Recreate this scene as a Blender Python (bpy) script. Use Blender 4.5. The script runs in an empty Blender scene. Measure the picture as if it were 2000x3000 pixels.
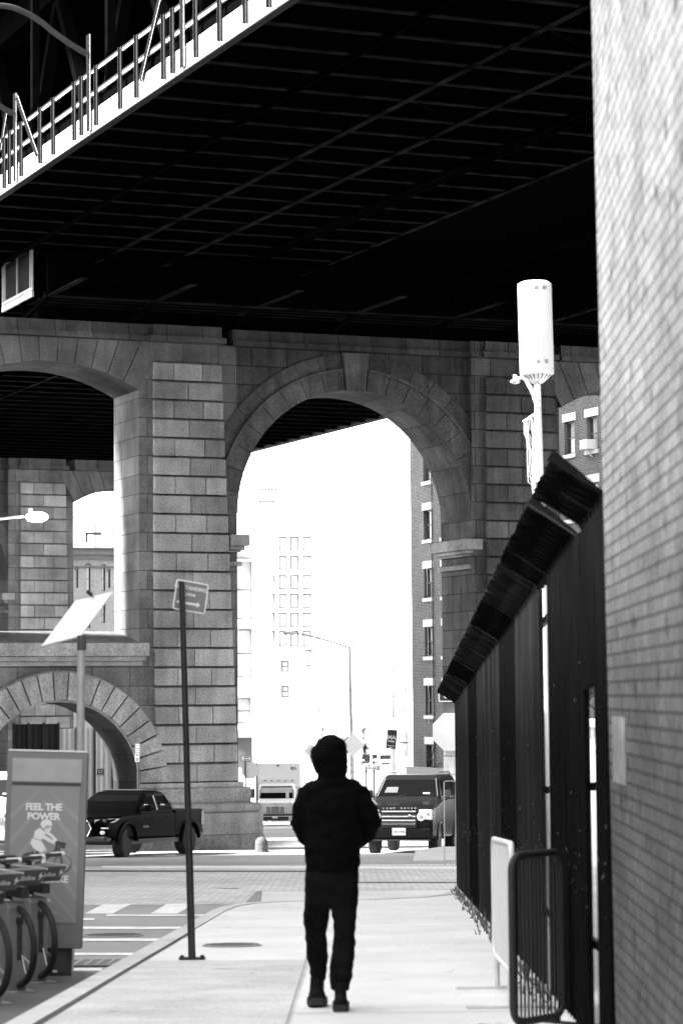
import bpy, bmesh, math, random
from mathutils import Vector, Matrix, noise
random.seed(7)
sc = bpy.context.scene
COL = sc.collection
PI = math.pi
R = math.radians

# ------------------------------------------------------------------ camera model / terrain
F = 7500.0                      # focal length in photo pixels (2000 x 3000)
PIT = math.atan(540 / F)
ROLL = R(0.5)
ZC = 1.37
S = 0.0412                      # the street falls away from the camera
KERB = 0.12
cp, sp, cr, sr = math.cos(PIT), math.sin(PIT), math.cos(ROLL), math.sin(ROLL)
FW = Vector((0, cp, sp))
_R0, _U0 = Vector((1, 0, 0)), Vector((0, -sp, cp))
RT = _R0 * cr - _U0 * sr
UP = _U0 * cr + _R0 * sr


def ray(px, py):
    return FW + RT * ((px - 1000) / F) + UP * ((1500 - py) / F)


def at(px, py, Y):
    d = ray(px, py)
    t = Y / d.y
    return Vector((d.x * t, Y, ZC + d.z * t))


def gnd(px, py, off=0.0):
    d = ray(px, py)
    t = (ZC - off) / (-d.z - S * d.y)
    return Vector((d.x * t, d.y * t, ZC + d.z * t))


def gz(y):
    if y <= 185:
        return -S * y
    return -S * 185 - 0.015 * (y - 185)


def rz(y):
    return gz(y) - KERB * min(1.0, max(0.0, (58 - y) / 14.0))


ANG = R(23.1)
CA, SA = math.cos(ANG), math.sin(ANG)
O = Vector((-4.17, 77.09, 0.0))


def uv2w(u, v, z):
    return Vector((O.x + u * CA - v * SA, O.y + u * SA + v * CA, z))


def w2uv(p):
    d = p - O
    return (d.x * CA + d.y * SA, -d.x * SA + d.y * CA, p.z)


def ray_v(px, py, v):
    """pixel -> (u, z) on the bridge plane of depth v"""
    d = ray(px, py)
    n = Vector((-SA, CA, 0))
    t = (v + O.dot(n)) / d.dot(n)
    p = Vector((d.x * t, d.y * t, ZC + d.z * t))
    return w2uv(p)


def ray_u(px, py, u):
    d = ray(px, py)
    n = Vector((CA, SA, 0))
    t = (u + O.dot(n)) / d.dot(n)
    p = Vector((d.x * t, d.y * t, ZC + d.z * t))
    return w2uv(p)


# ------------------------------------------------------------------ materials (all neutral greys)
def _nt(name):
    m = bpy.data.materials.new(name)
    m.use_nodes = True
    nt = m.node_tree
    return m, nt, nt.nodes, nt.links, nt.nodes['Principled BSDF']


def mul(nt, a, b, op='MULTIPLY', clamp=False):
    n = nt.nodes.new('ShaderNodeMath')
    n.operation = op
    n.use_clamp = clamp
    for i, x in enumerate((a, b)):
        if x is None:
            continue
        if isinstance(x, (int, float)):
            n.inputs[i].default_value = x
        else:
            nt.links.new(x, n.inputs[i])
    return n.outputs[0]


def noise_fac(nt, vec, scale, lo, hi, detail=6, stretch=None, rough=0.6):
    if stretch:
        mp = nt.nodes.new('ShaderNodeMapping')
        mp.inputs['Scale'].default_value = stretch
        nt.links.new(vec, mp.inputs['Vector'])
        vec = mp.outputs[0]
    n = nt.nodes.new('ShaderNodeTexNoise')
    n.inputs['Scale'].default_value = scale
    n.inputs['Detail'].default_value = detail
    n.inputs['Roughness'].default_value = rough
    nt.links.new(vec, n.inputs['Vector'])
    mr = nt.nodes.new('ShaderNodeMapRange')
    mr.inputs['From Min'].default_value = 0.3
    mr.inputs['From Max'].default_value = 0.7
    mr.inputs['To Min'].default_value = lo
    mr.inputs['To Max'].default_value = hi
    nt.links.new(n.outputs['Fac'], mr.inputs['Value'])
    return mr.outputs[0], n.outputs['Fac']


def finish(nt, val, bsdf):
    c = nt.nodes.new('ShaderNodeCombineColor')
    for i in range(3):
        nt.links.new(val, c.inputs[i])
    nt.links.new(c.outputs[0], bsdf.inputs['Base Color'])


def bump(nt, h, bsdf, strength, dist):
    b = nt.nodes.new('ShaderNodeBump')
    b.inputs['Strength'].default_value = strength
    b.inputs['Distance'].default_value = dist
    nt.links.new(h, b.inputs['Height'])
    nt.links.new(b.outputs[0], bsdf.inputs['Normal'])


def grey(name, g, rough=0.6, metal=0.0, amt=0.15, scale=6.0, bmp=0.0, bdist=0.01, spec=0.5,
         tone=False, stain=0.0, stain_scale=0.5, stretch=None, coat=0.0, streak=0.0, spots=0.0):
    m, nt, N, L, b = _nt(name)
    tc = N.new('ShaderNodeTexCoord').outputs['Object']
    val, raw = noise_fac(nt, tc, scale, g * (1 - amt), g * (1 + amt), stretch=stretch)
    if stain:
        s2, _ = noise_fac(nt, tc, stain_scale, 1 - stain, 1 + stain * 0.4, detail=5, stretch=stretch)
        val = mul(nt, val, s2)
    if streak:
        s3, _ = noise_fac(nt, tc, 2.2, 1 - streak, 1 + streak * 0.5, detail=4, stretch=(1.6, 1.6, 0.14))
        val = mul(nt, val, s3)
    if spots:
        for sc_, th in ((5.0, .70), (17.0, .71)):
            n = N.new('ShaderNodeTexNoise')
            n.inputs['Scale'].default_value = sc_
            n.inputs['Detail'].default_value = 3
            L.new(tc, n.inputs['Vector'])
            mr = N.new('ShaderNodeMapRange')
            mr.inputs['From Min'].default_value = th - .04
            mr.inputs['From Max'].default_value = th + .02
            mr.inputs['To Min'].default_value = 1
            mr.inputs['To Max'].default_value = 1 - spots
            L.new(n.outputs['Fac'], mr.inputs['Value'])
            val = mul(nt, val, mr.outputs[0])
    if tone:
        a = N.new('ShaderNodeAttribute')
        a.attribute_name = 'tone'
        val = mul(nt, val, a.outputs['Fac'])
    finish(nt, val, b)
    b.inputs['Roughness'].default_value = rough
    b.inputs['Metallic'].default_value = metal
    b.inputs['Specular IOR Level'].default_value = spec
    b.inputs['Coat Weight'].default_value = coat
    if bmp:
        bump(nt, raw, b, bmp, bdist)
    return m


def bricks(name, g, mortar, w, h, msize, var=0.25, rough=0.85, bmp=0.4, stain=0.25, stain_scale=0.6,
           offset=0.5, fine=40, bdist=0.008, fine_amt=0.15, blot=0.0, streak=0.0):
    m, nt, N, L, b = _nt(name)
    uv = N.new('ShaderNodeTexCoord')
    t = N.new('ShaderNodeTexBrick')
    L.new(uv.outputs['UV'], t.inputs['Vector'])
    t.inputs['Scale'].default_value = 1.0
    t.inputs['Brick Width'].default_value = w
    t.inputs['Row Height'].default_value = h
    t.inputs['Mortar Size'].default_value = msize
    t.inputs['Mortar Smooth'].default_value = 0.2
    t.offset = offset
    t.inputs['Color1'].default_value = (g * (1 - var),) * 3 + (1,)
    t.inputs['Color2'].default_value = (g * (1 + var),) * 3 + (1,)
    t.inputs['Mortar'].default_value = (mortar,) * 3 + (1,)
    bw = N.new('ShaderNodeRGBToBW')
    L.new(t.outputs['Color'], bw.inputs[0])
    s1, _ = noise_fac(nt, uv.outputs['Object'], stain_scale, 1 - stain, 1 + stain * 0.5)
    s2, raw = noise_fac(nt, uv.outputs['Object'], fine, 1 - fine_amt, 1 + fine_amt)
    val = mul(nt, mul(nt, bw.outputs[0], s1), s2)
    if streak:
        s3, _ = noise_fac(nt, uv.outputs['Object'], 2.0, 1 - streak, 1 + streak * 0.5, detail=4, stretch=(1.6, 1.6, 0.14))
        val = mul(nt, val, s3)
    if blot:
        n = N.new('ShaderNodeTexNoise')
        n.inputs['Scale'].default_value = 6
        n.inputs['Detail'].default_value = 5
        L.new(uv.outputs['Object'], n.inputs['Vector'])
        mr = N.new('ShaderNodeMapRange')
        mr.inputs['From Min'].default_value = 0.58
        mr.inputs['From Max'].default_value = 0.70
        mr.inputs['To Min'].default_value = 1
        mr.inputs['To Max'].default_value = 1 - blot
        L.new(n.outputs['Fac'], mr.inputs['Value'])
        val = mul(nt, val, mr.outputs[0])
    finish(nt, val, b)
    b.inputs['Roughness'].default_value = rough
    b.inputs['Specular IOR Level'].default_value = 0.2
    h_ = mul(nt, mul(nt, t.outputs['Fac'], -1.0), mul(nt, raw, 0.5), 'ADD')
    bump(nt, h_, b, bmp, bdist)
    return m


def glass(name, g=0.05, rough=0.05, spec=0.8):
    m, nt, N, L, b = _nt(name)
    b.inputs['Base Color'].default_value = (g, g, g, 1)
    b.inputs['Roughness'].default_value = rough
    b.inputs['Specular IOR Level'].default_value = spec
    return m


def emit(name, s):
    m, nt, N, L, b = _nt(name)
    b.inputs['Emission Color'].default_value = (1, 1, 1, 1)
    b.inputs['Emission Strength'].default_value = s
    return m


M = {}
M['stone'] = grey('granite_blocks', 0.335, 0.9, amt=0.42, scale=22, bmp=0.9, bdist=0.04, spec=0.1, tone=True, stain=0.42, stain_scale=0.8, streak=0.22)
M['stonemid'] = grey('half_shaded_granite_blocks', 0.16, 0.9, amt=0.36, scale=20, bmp=0.8, bdist=0.04, spec=0.1, tone=True, stain=0.45, stain_scale=0.8, streak=0.25)  # granite copy toned down: deck shade on the upper voussoirs put into the colour
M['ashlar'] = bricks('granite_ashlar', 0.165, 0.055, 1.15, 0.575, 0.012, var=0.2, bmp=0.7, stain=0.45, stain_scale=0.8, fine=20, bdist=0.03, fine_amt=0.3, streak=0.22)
M['ashdark'] = bricks('shaded_ashlar', 0.068, 0.018, 1.15, 0.575, 0.016, var=0.22, bmp=0.7, stain=0.5, stain_scale=0.8, fine=18, bdist=0.03, fine_amt=0.3, streak=0.35)  # darker ashlar copy; shade on the spandrels is in its base colour
M['stonedark'] = grey('shaded_granite_blocks', 0.12, 0.9, amt=0.36, scale=20, bmp=0.8, bdist=0.04, spec=0.1, tone=True, stain=0.5, stain_scale=0.8, streak=0.35)  # dark granite copy, its base colour carries shade of the arch and right pier
M['ashmid'] = bricks('half_shaded_ashlar', 0.095, 0.03, 1.15, 0.575, 0.016, var=0.22, bmp=0.7, stain=0.5, stain_scale=0.8, fine=18, bdist=0.03, fine_amt=0.3, streak=0.3)  # ashlar darkened to paint the shade on cornices and right pier
M['soffit'] = bricks('arch_soffit_stone', 0.085, 0.03, 0.62, 0.85, 0.014, var=0.25, bmp=0.7, stain=0.5, stain_scale=0.9, fine=16, bdist=0.03, fine_amt=0.25, streak=0.2)  # base colour lowered to stand in for shade inside the arch
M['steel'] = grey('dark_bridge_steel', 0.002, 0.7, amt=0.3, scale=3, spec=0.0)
M['flange'] = grey('lit_flange_steel', 0.010, 0.6, amt=0.9, scale=1.2, spec=0.0)  # lighter steel copy: light catching the flanges put into the colour
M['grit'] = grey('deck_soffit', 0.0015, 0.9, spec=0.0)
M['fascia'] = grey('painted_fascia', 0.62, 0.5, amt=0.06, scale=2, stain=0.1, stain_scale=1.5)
M['railsteel'] = grey('weathered_rail_steel', 0.016, 0.7, amt=0.3, scale=5, spec=0.1)
M['railbright'] = grey('pale_rail_steel', 0.55, 0.45, amt=0.1)
M['asphalt'] = grey('asphalt', 0.285, 0.8, amt=0.26, scale=60, bmp=0.3, bdist=0.01, spec=0.35, stain=0.35, stain_scale=0.22, stretch=(1, 0.5, 1))
M['concrete'] = grey('pale_concrete', 0.60, 0.85, amt=0.06, scale=30, bmp=0.2, bdist=0.004, spec=0.25, stain=0.16, stain_scale=0.7, spots=0.3)
M['aggregate'] = grey('speckled_concrete', 0.49, 0.9, amt=0.34, scale=55, bmp=0.3, bdist=0.004, spec=0.2, stain=0.25, stain_scale=1.2, spots=0.45)
M['kerbstone'] = grey('kerb_stone', 0.48, 0.8, amt=0.15, scale=20, stain=0.2, stain_scale=1.5)
M['paint'] = grey('worn_road_paint', 0.78, 0.7, amt=0.2, scale=25, stain=0.35, stain_scale=3)
M['cobble'] = bricks('granite_setts', 0.56, 0.40, 0.26, 0.14, 0.02, var=0.2, bmp=0.5, stain=0.2, stain_scale=0.3, fine=12)
M['pad'] = grey('dark_asphalt_pad', 0.09, 0.85, amt=0.35, scale=40, bmp=.3, stain=.4, stain_scale=.8)
M['tar'] = grey('tar_patch', 0.05, 0.7, amt=0.3, scale=20)
M['dirt'] = grey('gutter_dirt', 0.06, 1.0, amt=0.5, scale=30)
M['nearbrick'] = bricks('whitewashed_brick', 0.092, 0.04, 0.203, 0.0677, 0.0085, var=0.16, bmp=0.9, stain=0.45, stain_scale=1.3, fine=28, blot=0.75, fine_amt=0.3)
M['redbrick'] = bricks('old_brick', 0.085, 0.24, 0.23, 0.085, 0.012, var=0.3, bmp=0.3, stain=0.25, stain_scale=0.3, fine=6)
M['darkbrick'] = bricks('light_absorbing_brick', 0.03, 0.05, 0.23, 0.085, 0.012)  # for unseen blocks only, darkened to cut bounce light on the facade
M['palebrick'] = bricks('pale_brick', 0.60, 0.66, 0.23, 0.085, 0.010, var=0.08, bmp=0.2, stain=0.1, fine=6)
M['plaster'] = grey('pale_plaster', 0.72, 0.8, amt=0.04, scale=1.5, stain=0.06)
M['trimstone'] = grey('pale_trim_stone', 0.62, 0.75, amt=0.08, scale=4)
M['palewin'] = glass('bright_window_glass', 0.40, 0.15)  # pale pane colour stands in for sky reflection and glare
M['greyframe'] = grey('grey_window_frame', 0.042, 0.6, amt=0.1)
M['darkwin'] = glass('dark_window_glass', 0.035, 0.06)
M['curtain'] = grey('window_blind', 0.30, 0.7, amt=0.2, scale=3, stretch=(4, 4, 0.5))
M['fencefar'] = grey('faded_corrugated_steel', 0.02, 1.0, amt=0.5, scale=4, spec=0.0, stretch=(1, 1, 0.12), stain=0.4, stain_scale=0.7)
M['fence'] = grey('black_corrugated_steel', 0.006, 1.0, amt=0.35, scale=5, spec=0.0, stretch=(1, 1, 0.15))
M['chip'] = grey('bare_metal_chips', 0.5, 0.6)
M['black'] = grey('black_paint', 0.012, 0.4, amt=0.1)
M['white'] = grey('white_enamel', 0.72, 0.35, amt=0.03)
M['boxwhite'] = grey('clean_white_panel', 0.92, 0.4, amt=0.02)
M['lightgrey'] = grey('light_grey_metal', 0.55, 0.45, amt=0.08)
M['trussdark'] = grey('dark_truss_steel', 0.005, 0.8, amt=0.3, scale=5, spec=0.05)
M['bracketsteel'] = grey('bracket_steel', 0.035, 0.6, amt=0.2, scale=5, spec=0.1)
M['hoard'] = grey('grey_hoarding_sheet', 0.03, 0.8, amt=0.3, scale=4, spec=0.1)
M['rearsteel'] = grey('grey_edge_steel', 0.08, 0.6)  # plain grey of the rear edge girder
M['midgrey'] = grey('mid_grey_metal', 0.22, 0.5, amt=0.12)
M['darkgrey'] = grey('dark_grey_metal', 0.06, 0.5, amt=0.15)
M['galv'] = grey('galvanised_steel', 0.42, 0.4, metal=0.3, amt=0.15, scale=10)
M['chrome'] = grey('chrome', 0.75, 0.15, metal=1.0, amt=0.03)
M['rubber'] = grey('tyre_rubber', 0.015, 0.85, amt=0.2, scale=30)
M['carblack'] = grey('glossy_black_paint', 0.0015, 0.4, amt=0.05, spec=0.03)
M['cardark'] = grey('dark_grey_car_paint', 0.009, 0.25, amt=0.05, spec=0.07, coat=0.0)
M['carwhite'] = grey('white_car_paint', 0.75, 0.25, amt=0.02)
M['plastic'] = grey('black_trim_plastic', 0.02, 0.55, amt=0.1)
M['carglass'] = glass('car_window_glass', 0.004, 0.06, 0.25)
M['lampglass'] = glass('headlamp_glass', 0.75, 0.1)
M['cloth'] = grey('black_jacket_cloth', 0.0025, 0.95, amt=0.4, scale=18, spec=0.05, bmp=0.3, bdist=0.01)
M['denim'] = grey('black_jeans_cloth', 0.0055, 0.95, amt=0.5, scale=9, spec=0.05, bmp=0.3, bdist=0.01)
M['leather'] = grey('black_shoe_leather', 0.005, 0.7, amt=0.3, scale=20, spec=0.08)
M['skin'] = grey('skin', 0.32, 0.6, amt=0.08, scale=8)
M['kiosk'] = grey('kiosk_grey_paint', 0.18, 0.45, amt=0.06, scale=2, stain=0.1)
M['kioskside'] = grey('kiosk_dark_side', 0.045, 0.45)
M['poster'] = grey('poster_grey', 0.24, 0.4, amt=0.03, scale=1)
M['posterlight'] = grey('poster_pale_stripe', 0.285, 0.4, amt=0.03, scale=1)
M['headpanel'] = grey('poster_head_panel', 0.36, 0.4, amt=0.12, scale=3, stain=0.2, stain_scale=2)
M['ink'] = grey('poster_dark_ink', 0.06, 0.5)
M['leaf'] = grey('evergreen_needles', 0.035, 0.8, amt=0.4, scale=2)
M['bark'] = grey('bark', 0.12, 0.9, amt=0.3)
M['weed'] = grey('dry_weeds', 0.10, 0.9, amt=0.5, scale=8)
M['lamp'] = emit('lit_lamp_lens', 60.0)
M['signgrey'] = grey('sign_face_grey', 0.2, 0.45, amt=0.05)


# ------------------------------------------------------------------ mesh builder
class MB:
    def __init__(s):
        s.v, s.f, s.t, s.uv = [], [], [], {}

    def poly(s, pts, tone=1.0, uv=None):
        i = len(s.v)
        s.v += [Vector(p) for p in pts]
        s.f.append(list(range(i, i + len(pts))))
        s.t.append(tone)
        if uv:
            s.uv[len(s.f) - 1] = uv
        return s

    def faces(s, pts, faces, tone=1.0):
        i = len(s.v)
        s.v += [Vector(p) for p in pts]
        for f in faces:
            s.f.append([i + k for k in f])
            s.t.append(tone)
        return s

    def hexa(s, p, tone=1.0):
        return s.faces(p, [(0, 3, 2, 1), (4, 5, 6, 7), (0, 1, 5, 4), (1, 2, 6, 5), (2, 3, 7, 6), (3, 0, 4, 7)], tone)

    def box(s, x0, x1, y0, y1, z0, z1, tone=1.0):
        return s.hexa([(x0, y0, z0), (x1, y0, z0), (x1, y1, z0), (x0, y1, z0),
                       (x0, y0, z1), (x1, y0, z1), (x1, y1, z1), (x0, y1, z1)], tone)

    def bar(s, a, b, w, h, up=(0, 0, 1), tone=1.0):
        a, b = Vector(a), Vector(b)
        d = (b - a).normalized()
        up = Vector(up)
        x = d.cross(up)
        if x.length < 1e-4:
            x = d.cross(Vector((1, 0, 0)))
        x.normalize()
        z = x.cross(d).normalized()
        x, z = x * w / 2, z * h / 2
        return s.hexa([a - x - z, a + x - z, b + x - z, b - x - z, a - x + z, a + x + z, b + x + z, b - x + z], tone)

    def prism(s, pts, vec, tone=1.0):
        n = len(pts)
        pts = [Vector(p) for p in pts]
        vec = Vector(vec)
        fs = [tuple(range(n))[::-1], tuple(range(n, 2 * n))]
        for i in range(n):
            j = (i + 1) % n
            fs.append((i, j, n + j, n + i))
        return s.faces(pts + [p + vec for p in pts], fs, tone)

    def loft(s, rings, cap=True, tone=1.0, closed=True):
        n = len(rings[0])
        pts = [p for r in rings for p in r]
        fs = []
        for k in range(len(rings) - 1):
            for i in range(n if closed else n - 1):
                j = (i + 1) % n
                fs.append((k * n + i, k * n + j, (k + 1) * n + j, (k + 1) * n + i))
        if cap:
            fs.append(tuple(range(n))[::-1])
            fs.append(tuple((len(rings) - 1) * n + i for i in range(n)))
        return s.faces(pts, fs, tone)

    def tube(s, path, r, n=10, cap=True, tone=1.0, closed=False):
        path = [Vector(p) for p in path]
        if isinstance(r, (int, float)):
            r = [r] * len(path)
        rings = []
        prev = None
        for i, p in enumerate(path):
            if closed:
                d = path[(i + 1) % len(path)] - path[i - 1]
            else:
                d = path[min(i + 1, len(path) - 1)] - path[max(i - 1, 0)]
            d.normalize()
            if prev is None:
                a = d.orthogonal().normalized()
            else:
                a = (prev - d * prev.dot(d)).normalized()
            prev = a
            b = d.cross(a)
            rings.append([p + (a * math.cos(2 * PI * k / n) + b * math.sin(2 * PI * k / n)) * r[i] for k in range(n)])
        if closed:
            rings.append(rings[0])
            return s.loft(rings, False, tone)
        return s.loft(rings, cap, tone)

    def lathe(s, prof, c=(0, 0, 0), n=24, axis='z', tone=1.0):
        c = Vector(c)
        rings = []
        for r_, h in prof:
            ring = []
            for k in range(n):
                a = 2 * PI * k / n
                x, y = r_ * math.cos(a), r_ * math.sin(a)
                p = {'z': (x, y, h), 'x': (h, x, y), 'y': (x, h, y)}[axis]
                ring.append(c + Vector(p))
            rings.append(ring)
        return s.loft(rings, True, tone)

    def ell(s, c, rx, ry, rz_, n=16, m=10, tone=1.0):
        c = Vector(c)
        rings = []
        for i in range(1, m):
            t = PI * i / m
            rings.append([c + Vector((rx * math.sin(t) * math.cos(2 * PI * k / n), ry * math.sin(t) * math.sin(2 * PI * k / n), -rz_ * math.cos(t))) for k in range(n)])
        return s.loft(rings, True, tone)

    def add(s, o, mat=None):
        i = len(s.v)
        j = len(s.f)
        s.v += [(mat @ p if mat else p.copy()) for p in o.v]
        s.f += [[i + k for k in f] for f in o.f]
        s.t += o.t
        for k, u in o.uv.items():
            s.uv[j + k] = u
        return s

    def xf(s, mat):
        s.v = [mat @ p for p in s.v]
        return s

    def mesh(s, name, mat, smooth=False, sharp=35):
        me = bpy.data.meshes.new(name)
        bm = bmesh.new()
        vs = [bm.verts.new(p) for p in s.v]
        fidx = bm.faces.layers.int.new('fi')
        for k, f in enumerate(s.f):
            try:
                fc = bm.faces.new([vs[i] for i in f])
                fc[fidx] = k
            except ValueError:
                pass
        bmesh.ops.remove_doubles(bm, verts=bm.verts, dist=1e-5) if smooth else None
        bmesh.ops.recalc_face_normals(bm, faces=bm.faces)
        uvl = bm.loops.layers.uv.new('UVMap')
        tones = []
        for fc in bm.faces:
            n = fc.normal
            k = fc[fidx]
            u = s.uv.get(k)
            if u and len(u) == len(fc.verts):
                order = {i: q for i, q in zip(s.f[k], u)}
                look = {tuple(round(x, 4) for x in s.v[i]): q for i, q in order.items()}
                for lp in fc.loops:
                    lp[uvl].uv = look.get(tuple(round(x, 4) for x in lp.vert.co), (0, 0))
            elif abs(n.z) > 0.75:
                for lp in fc.loops:
                    lp[uvl].uv = (lp.vert.co.x, lp.vert.co.y)
            else:
                t = Vector((-n.y, n.x, 0)).normalized()
                for lp in fc.loops:
                    lp[uvl].uv = (lp.vert.co.dot(t), lp.vert.co.z)
            tones.append(s.t[k])
        if smooth:
            for fc in bm.faces:
                fc.smooth = True
        bm.faces.layers.int.remove(fidx) if False else None
        bm.to_mesh(me)
        bm.free()
        at_ = me.attributes.new('tone', 'FLOAT', 'FACE')
        at_.data.foreach_set('value', tones)
        if smooth:
            me.set_sharp_from_angle(angle=R(sharp))
        me.materials.append(mat)
        return me

    def build(s, name, mat, parent=None, smooth=False, bevel=0.0, sharp=35, segs=1):
        mat = M[mat] if isinstance(mat, str) else mat
        o = bpy.data.objects.new(name, s.mesh(name, mat, smooth, sharp))
        COL.objects.link(o)
        if parent:
            o.parent = parent
        if bevel:
            b = o.modifiers.new('bevel', 'BEVEL')
            b.width = bevel
            b.segments = segs
            b.limit_method = 'ANGLE'
            b.angle_limit = R(40)
        return o


def tag(o, label=None, cat=None, group=None, kind=None):
    if label:
        o['label'] = label
    if cat:
        o['category'] = cat
    if group:
        o['group'] = group
    if kind:
        o['kind'] = kind
    return o


def thing(name, label, cat, loc=(0, 0, 0), rotz=0.0, group=None):
    o = bpy.data.objects.new(name, None)
    COL.objects.link(o)
    o.location = loc
    o.rotation_euler = (0, 0, rotz)
    o.empty_display_size = 0.1
    return tag(o, label, cat, group)


def dup(root, loc, rotz=None, label=None, group=None):
    def cp_(o, par):
        c = o.copy()
        COL.objects.link(c)
        c.parent = par
        for ch in o.children:
            cp_(ch, c)
        return c
    r_ = cp_(root, None)
    r_.location = loc
    if rotz is not None:
        r_.rotation_euler = (0, 0, rotz)
    if label:
        r_['label'] = label
    if group:
        r_['group'] = group
    return r_


def struct(o):
    o['kind'] = 'structure'
    return o


def text_mb(txt, size, depth=0.004, align='CENTER', bold=0.0, spacing=1.0):
    """text lying in the local x-z plane, facing -y, baseline at z=0"""
    cu = bpy.data.curves.new('t', 'FONT')
    cu.body = txt
    cu.size = size
    cu.align_x = align
    cu.extrude = depth / 2
    cu.offset = bold
    cu.space_character = spacing
    cu.resolution_u = 3
    ob = bpy.data.objects.new('t', cu)
    COL.objects.link(ob)
    bpy.context.view_layer.update()
    me = bpy.data.meshes.new_from_object(ob.evaluated_get(bpy.context.evaluated_depsgraph_get()))
    mb = MB()
    pts = [Vector((v.co.x, -v.co.z, v.co.y)) for v in me.vertices]
    mb.faces(pts, [tuple(p.vertices) for p in me.polygons])
    bpy.data.objects.remove(ob)
    bpy.data.curves.remove(cu)
    bpy.data.meshes.remove(me)
    return mb


def T(x=0, y=0, z=0, rz_=0, rx=0, ry=0, s=1.0):
    return Matrix.Translation((x, y, z)) @ Matrix.Rotation(rz_, 4, 'Z') @ Matrix.Rotation(ry, 4, 'Y') @ Matrix.Rotation(rx, 4, 'X') @ Matrix.Scale(s, 4)


# ------------------------------------------------------------------ camera, light
cam = bpy.data.cameras.new('camera')
cam.sensor_fit = 'VERTICAL'
cam.sensor_width, cam.sensor_height = 24, 36
cam.lens = F / 3000 * 36
cam.clip_start, cam.clip_end = 0.5, 5000
cam.dof.use_dof = True
cam.dof.focus_distance = 74
cam.dof.aperture_fstop = 4.6
co = bpy.data.objects.new('camera', cam)
COL.objects.link(co)
co.matrix_world = Matrix(((RT.x, UP.x, -FW.x, 0), (RT.y, UP.y, -FW.y, 0), (RT.z, UP.z, -FW.z, ZC), (0, 0, 0, 1)))
sc.camera = co
sc.view_settings.view_transform = 'Standard'
sc.view_settings.look = 'None'
sc.view_settings.exposure = 3.55
sc.view_settings.gamma = 1.0

SUN = Vector((-0.86, -0.22, 0.72)).normalized()
w = bpy.data.worlds.new('World')
sc.world = w
w.use_nodes = True
wn = w.node_tree
bg = wn.nodes['Background']
sky = wn.nodes.new('ShaderNodeTexSky')
sky.sky_type = 'NISHITA'
sky.sun_disc = False
sky.sun_elevation = math.asin(SUN.z)
sky.sun_rotation = math.atan2(SUN.x, SUN.y)
sky.air_density = 1.0
sky.dust_density = 1.0
bw_ = wn.nodes.new('ShaderNodeRGBToBW')
wn.links.new(sky.outputs[0], bw_.inputs[0])
wn.links.new(bw_.outputs[0], bg.inputs['Color'])
bg.inputs['Strength'].default_value = 0.15
sl = bpy.data.lights.new('sun', 'SUN')
sl.energy = 3.3
sl.angle = R(6)
so = bpy.data.objects.new('sun', sl)
COL.objects.link(so)
so.rotation_euler = (-SUN).to_track_quat('-Z', 'Y').to_euler()
so.location = (0, 0, 60)
M['galvpale'] = grey('pale_galvanised', 0.60, 0.5, amt=0.08)
M['barrierdark'] = grey('dark_barrier_steel', 0.028, 0.6, spec=0.15)
M['lampgrey'] = grey('grey_lamp_pole', 0.35, 0.5)
# ================================================================== GROUND
def sheet(name, mat, pts, dz, gfun=gz, cuts=None):
    """flat outline in x,y laid on the sloping ground (dz above it)"""
    mb = MB()
    mb.poly([(x, y, gfun(y) + dz) for x, y in pts])
    return struct(mb.build(name, mat))


mb = MB()
ys = [-80, 0, 44, 58, 90, 120, 185, 260, 420, 700, 1500, 3000]
for a, b in zip(ys, ys[1:]):
    mb.poly([(-900, a, rz(a)), (900, a, rz(a)), (900, b, rz(b)), (-900, b, rz(b))])
struct(mb.build('road', 'asphalt'))

FX = lambda y: 1.137 + 0.0153 * y           # line of the fence
KX = lambda y: -2.52 + 0.0255 * y           # line of the kerb
# kerb outline (with a rounded corner at the crossing)
kerb = [(KX(y), y) for y in (-30, 0, 8, 16, 22, 28, 33.2)]
kerb += [(-1.58, 34.6), (-1.38, 35.5), (-1.0, 36.05), (-0.4, 36.4), (0.3, 36.6), (1.0, 37.2), (1.5, 38.4), (1.75, 40.4), (1.9, 41.2)]
right = [(9, 41.2), (9, -30)]
mb = MB()
mb.prism([(x, y, gz(y) - 0.5) for x, y in kerb + right], (0, 0, 0.5))
struct(mb.build('sidewalk', 'concrete'))
# kerb stones: a strip along the outer edge, a touch proud of the slab
mb = MB()
for i in range(len(kerb) - 1):
    (x0, y0), (x1, y1) = kerb[i], kerb[i + 1]
    d = Vector((x1 - x0, y1 - y0, 0)).normalized()
    n = Vector((d.y, -d.x, 0)) * 0.15
    o = -n * 0.2
    a, b = Vector((x0, y0, gz(y0) - 0.4)), Vector((x1, y1, gz(y1) - 0.4))
    mb.hexa([a + o, b + o, b + n, a + n] + [p + Vector((0, 0, 0.412)) for p in (a + o, b + o, b + n, a + n)])
struct(mb.build('kerb', 'kerbstone'))
mb = MB()
for i in range(5):
    (x0, y0), (x1, y1) = kerb[i], kerb[i + 1]
    mb.poly([(x0 + 0.15, y0, gz(y0) + 0.005), (x0 + 0.185 + 0.02 * (i % 2), y0, gz(y0) + 0.005), (x1 + 0.19, y1, gz(y1) + 0.005), (x1 + 0.15, y1, gz(y1) + 0.005)])
struct(mb.build('kerb_joint', 'dirt'))
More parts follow.
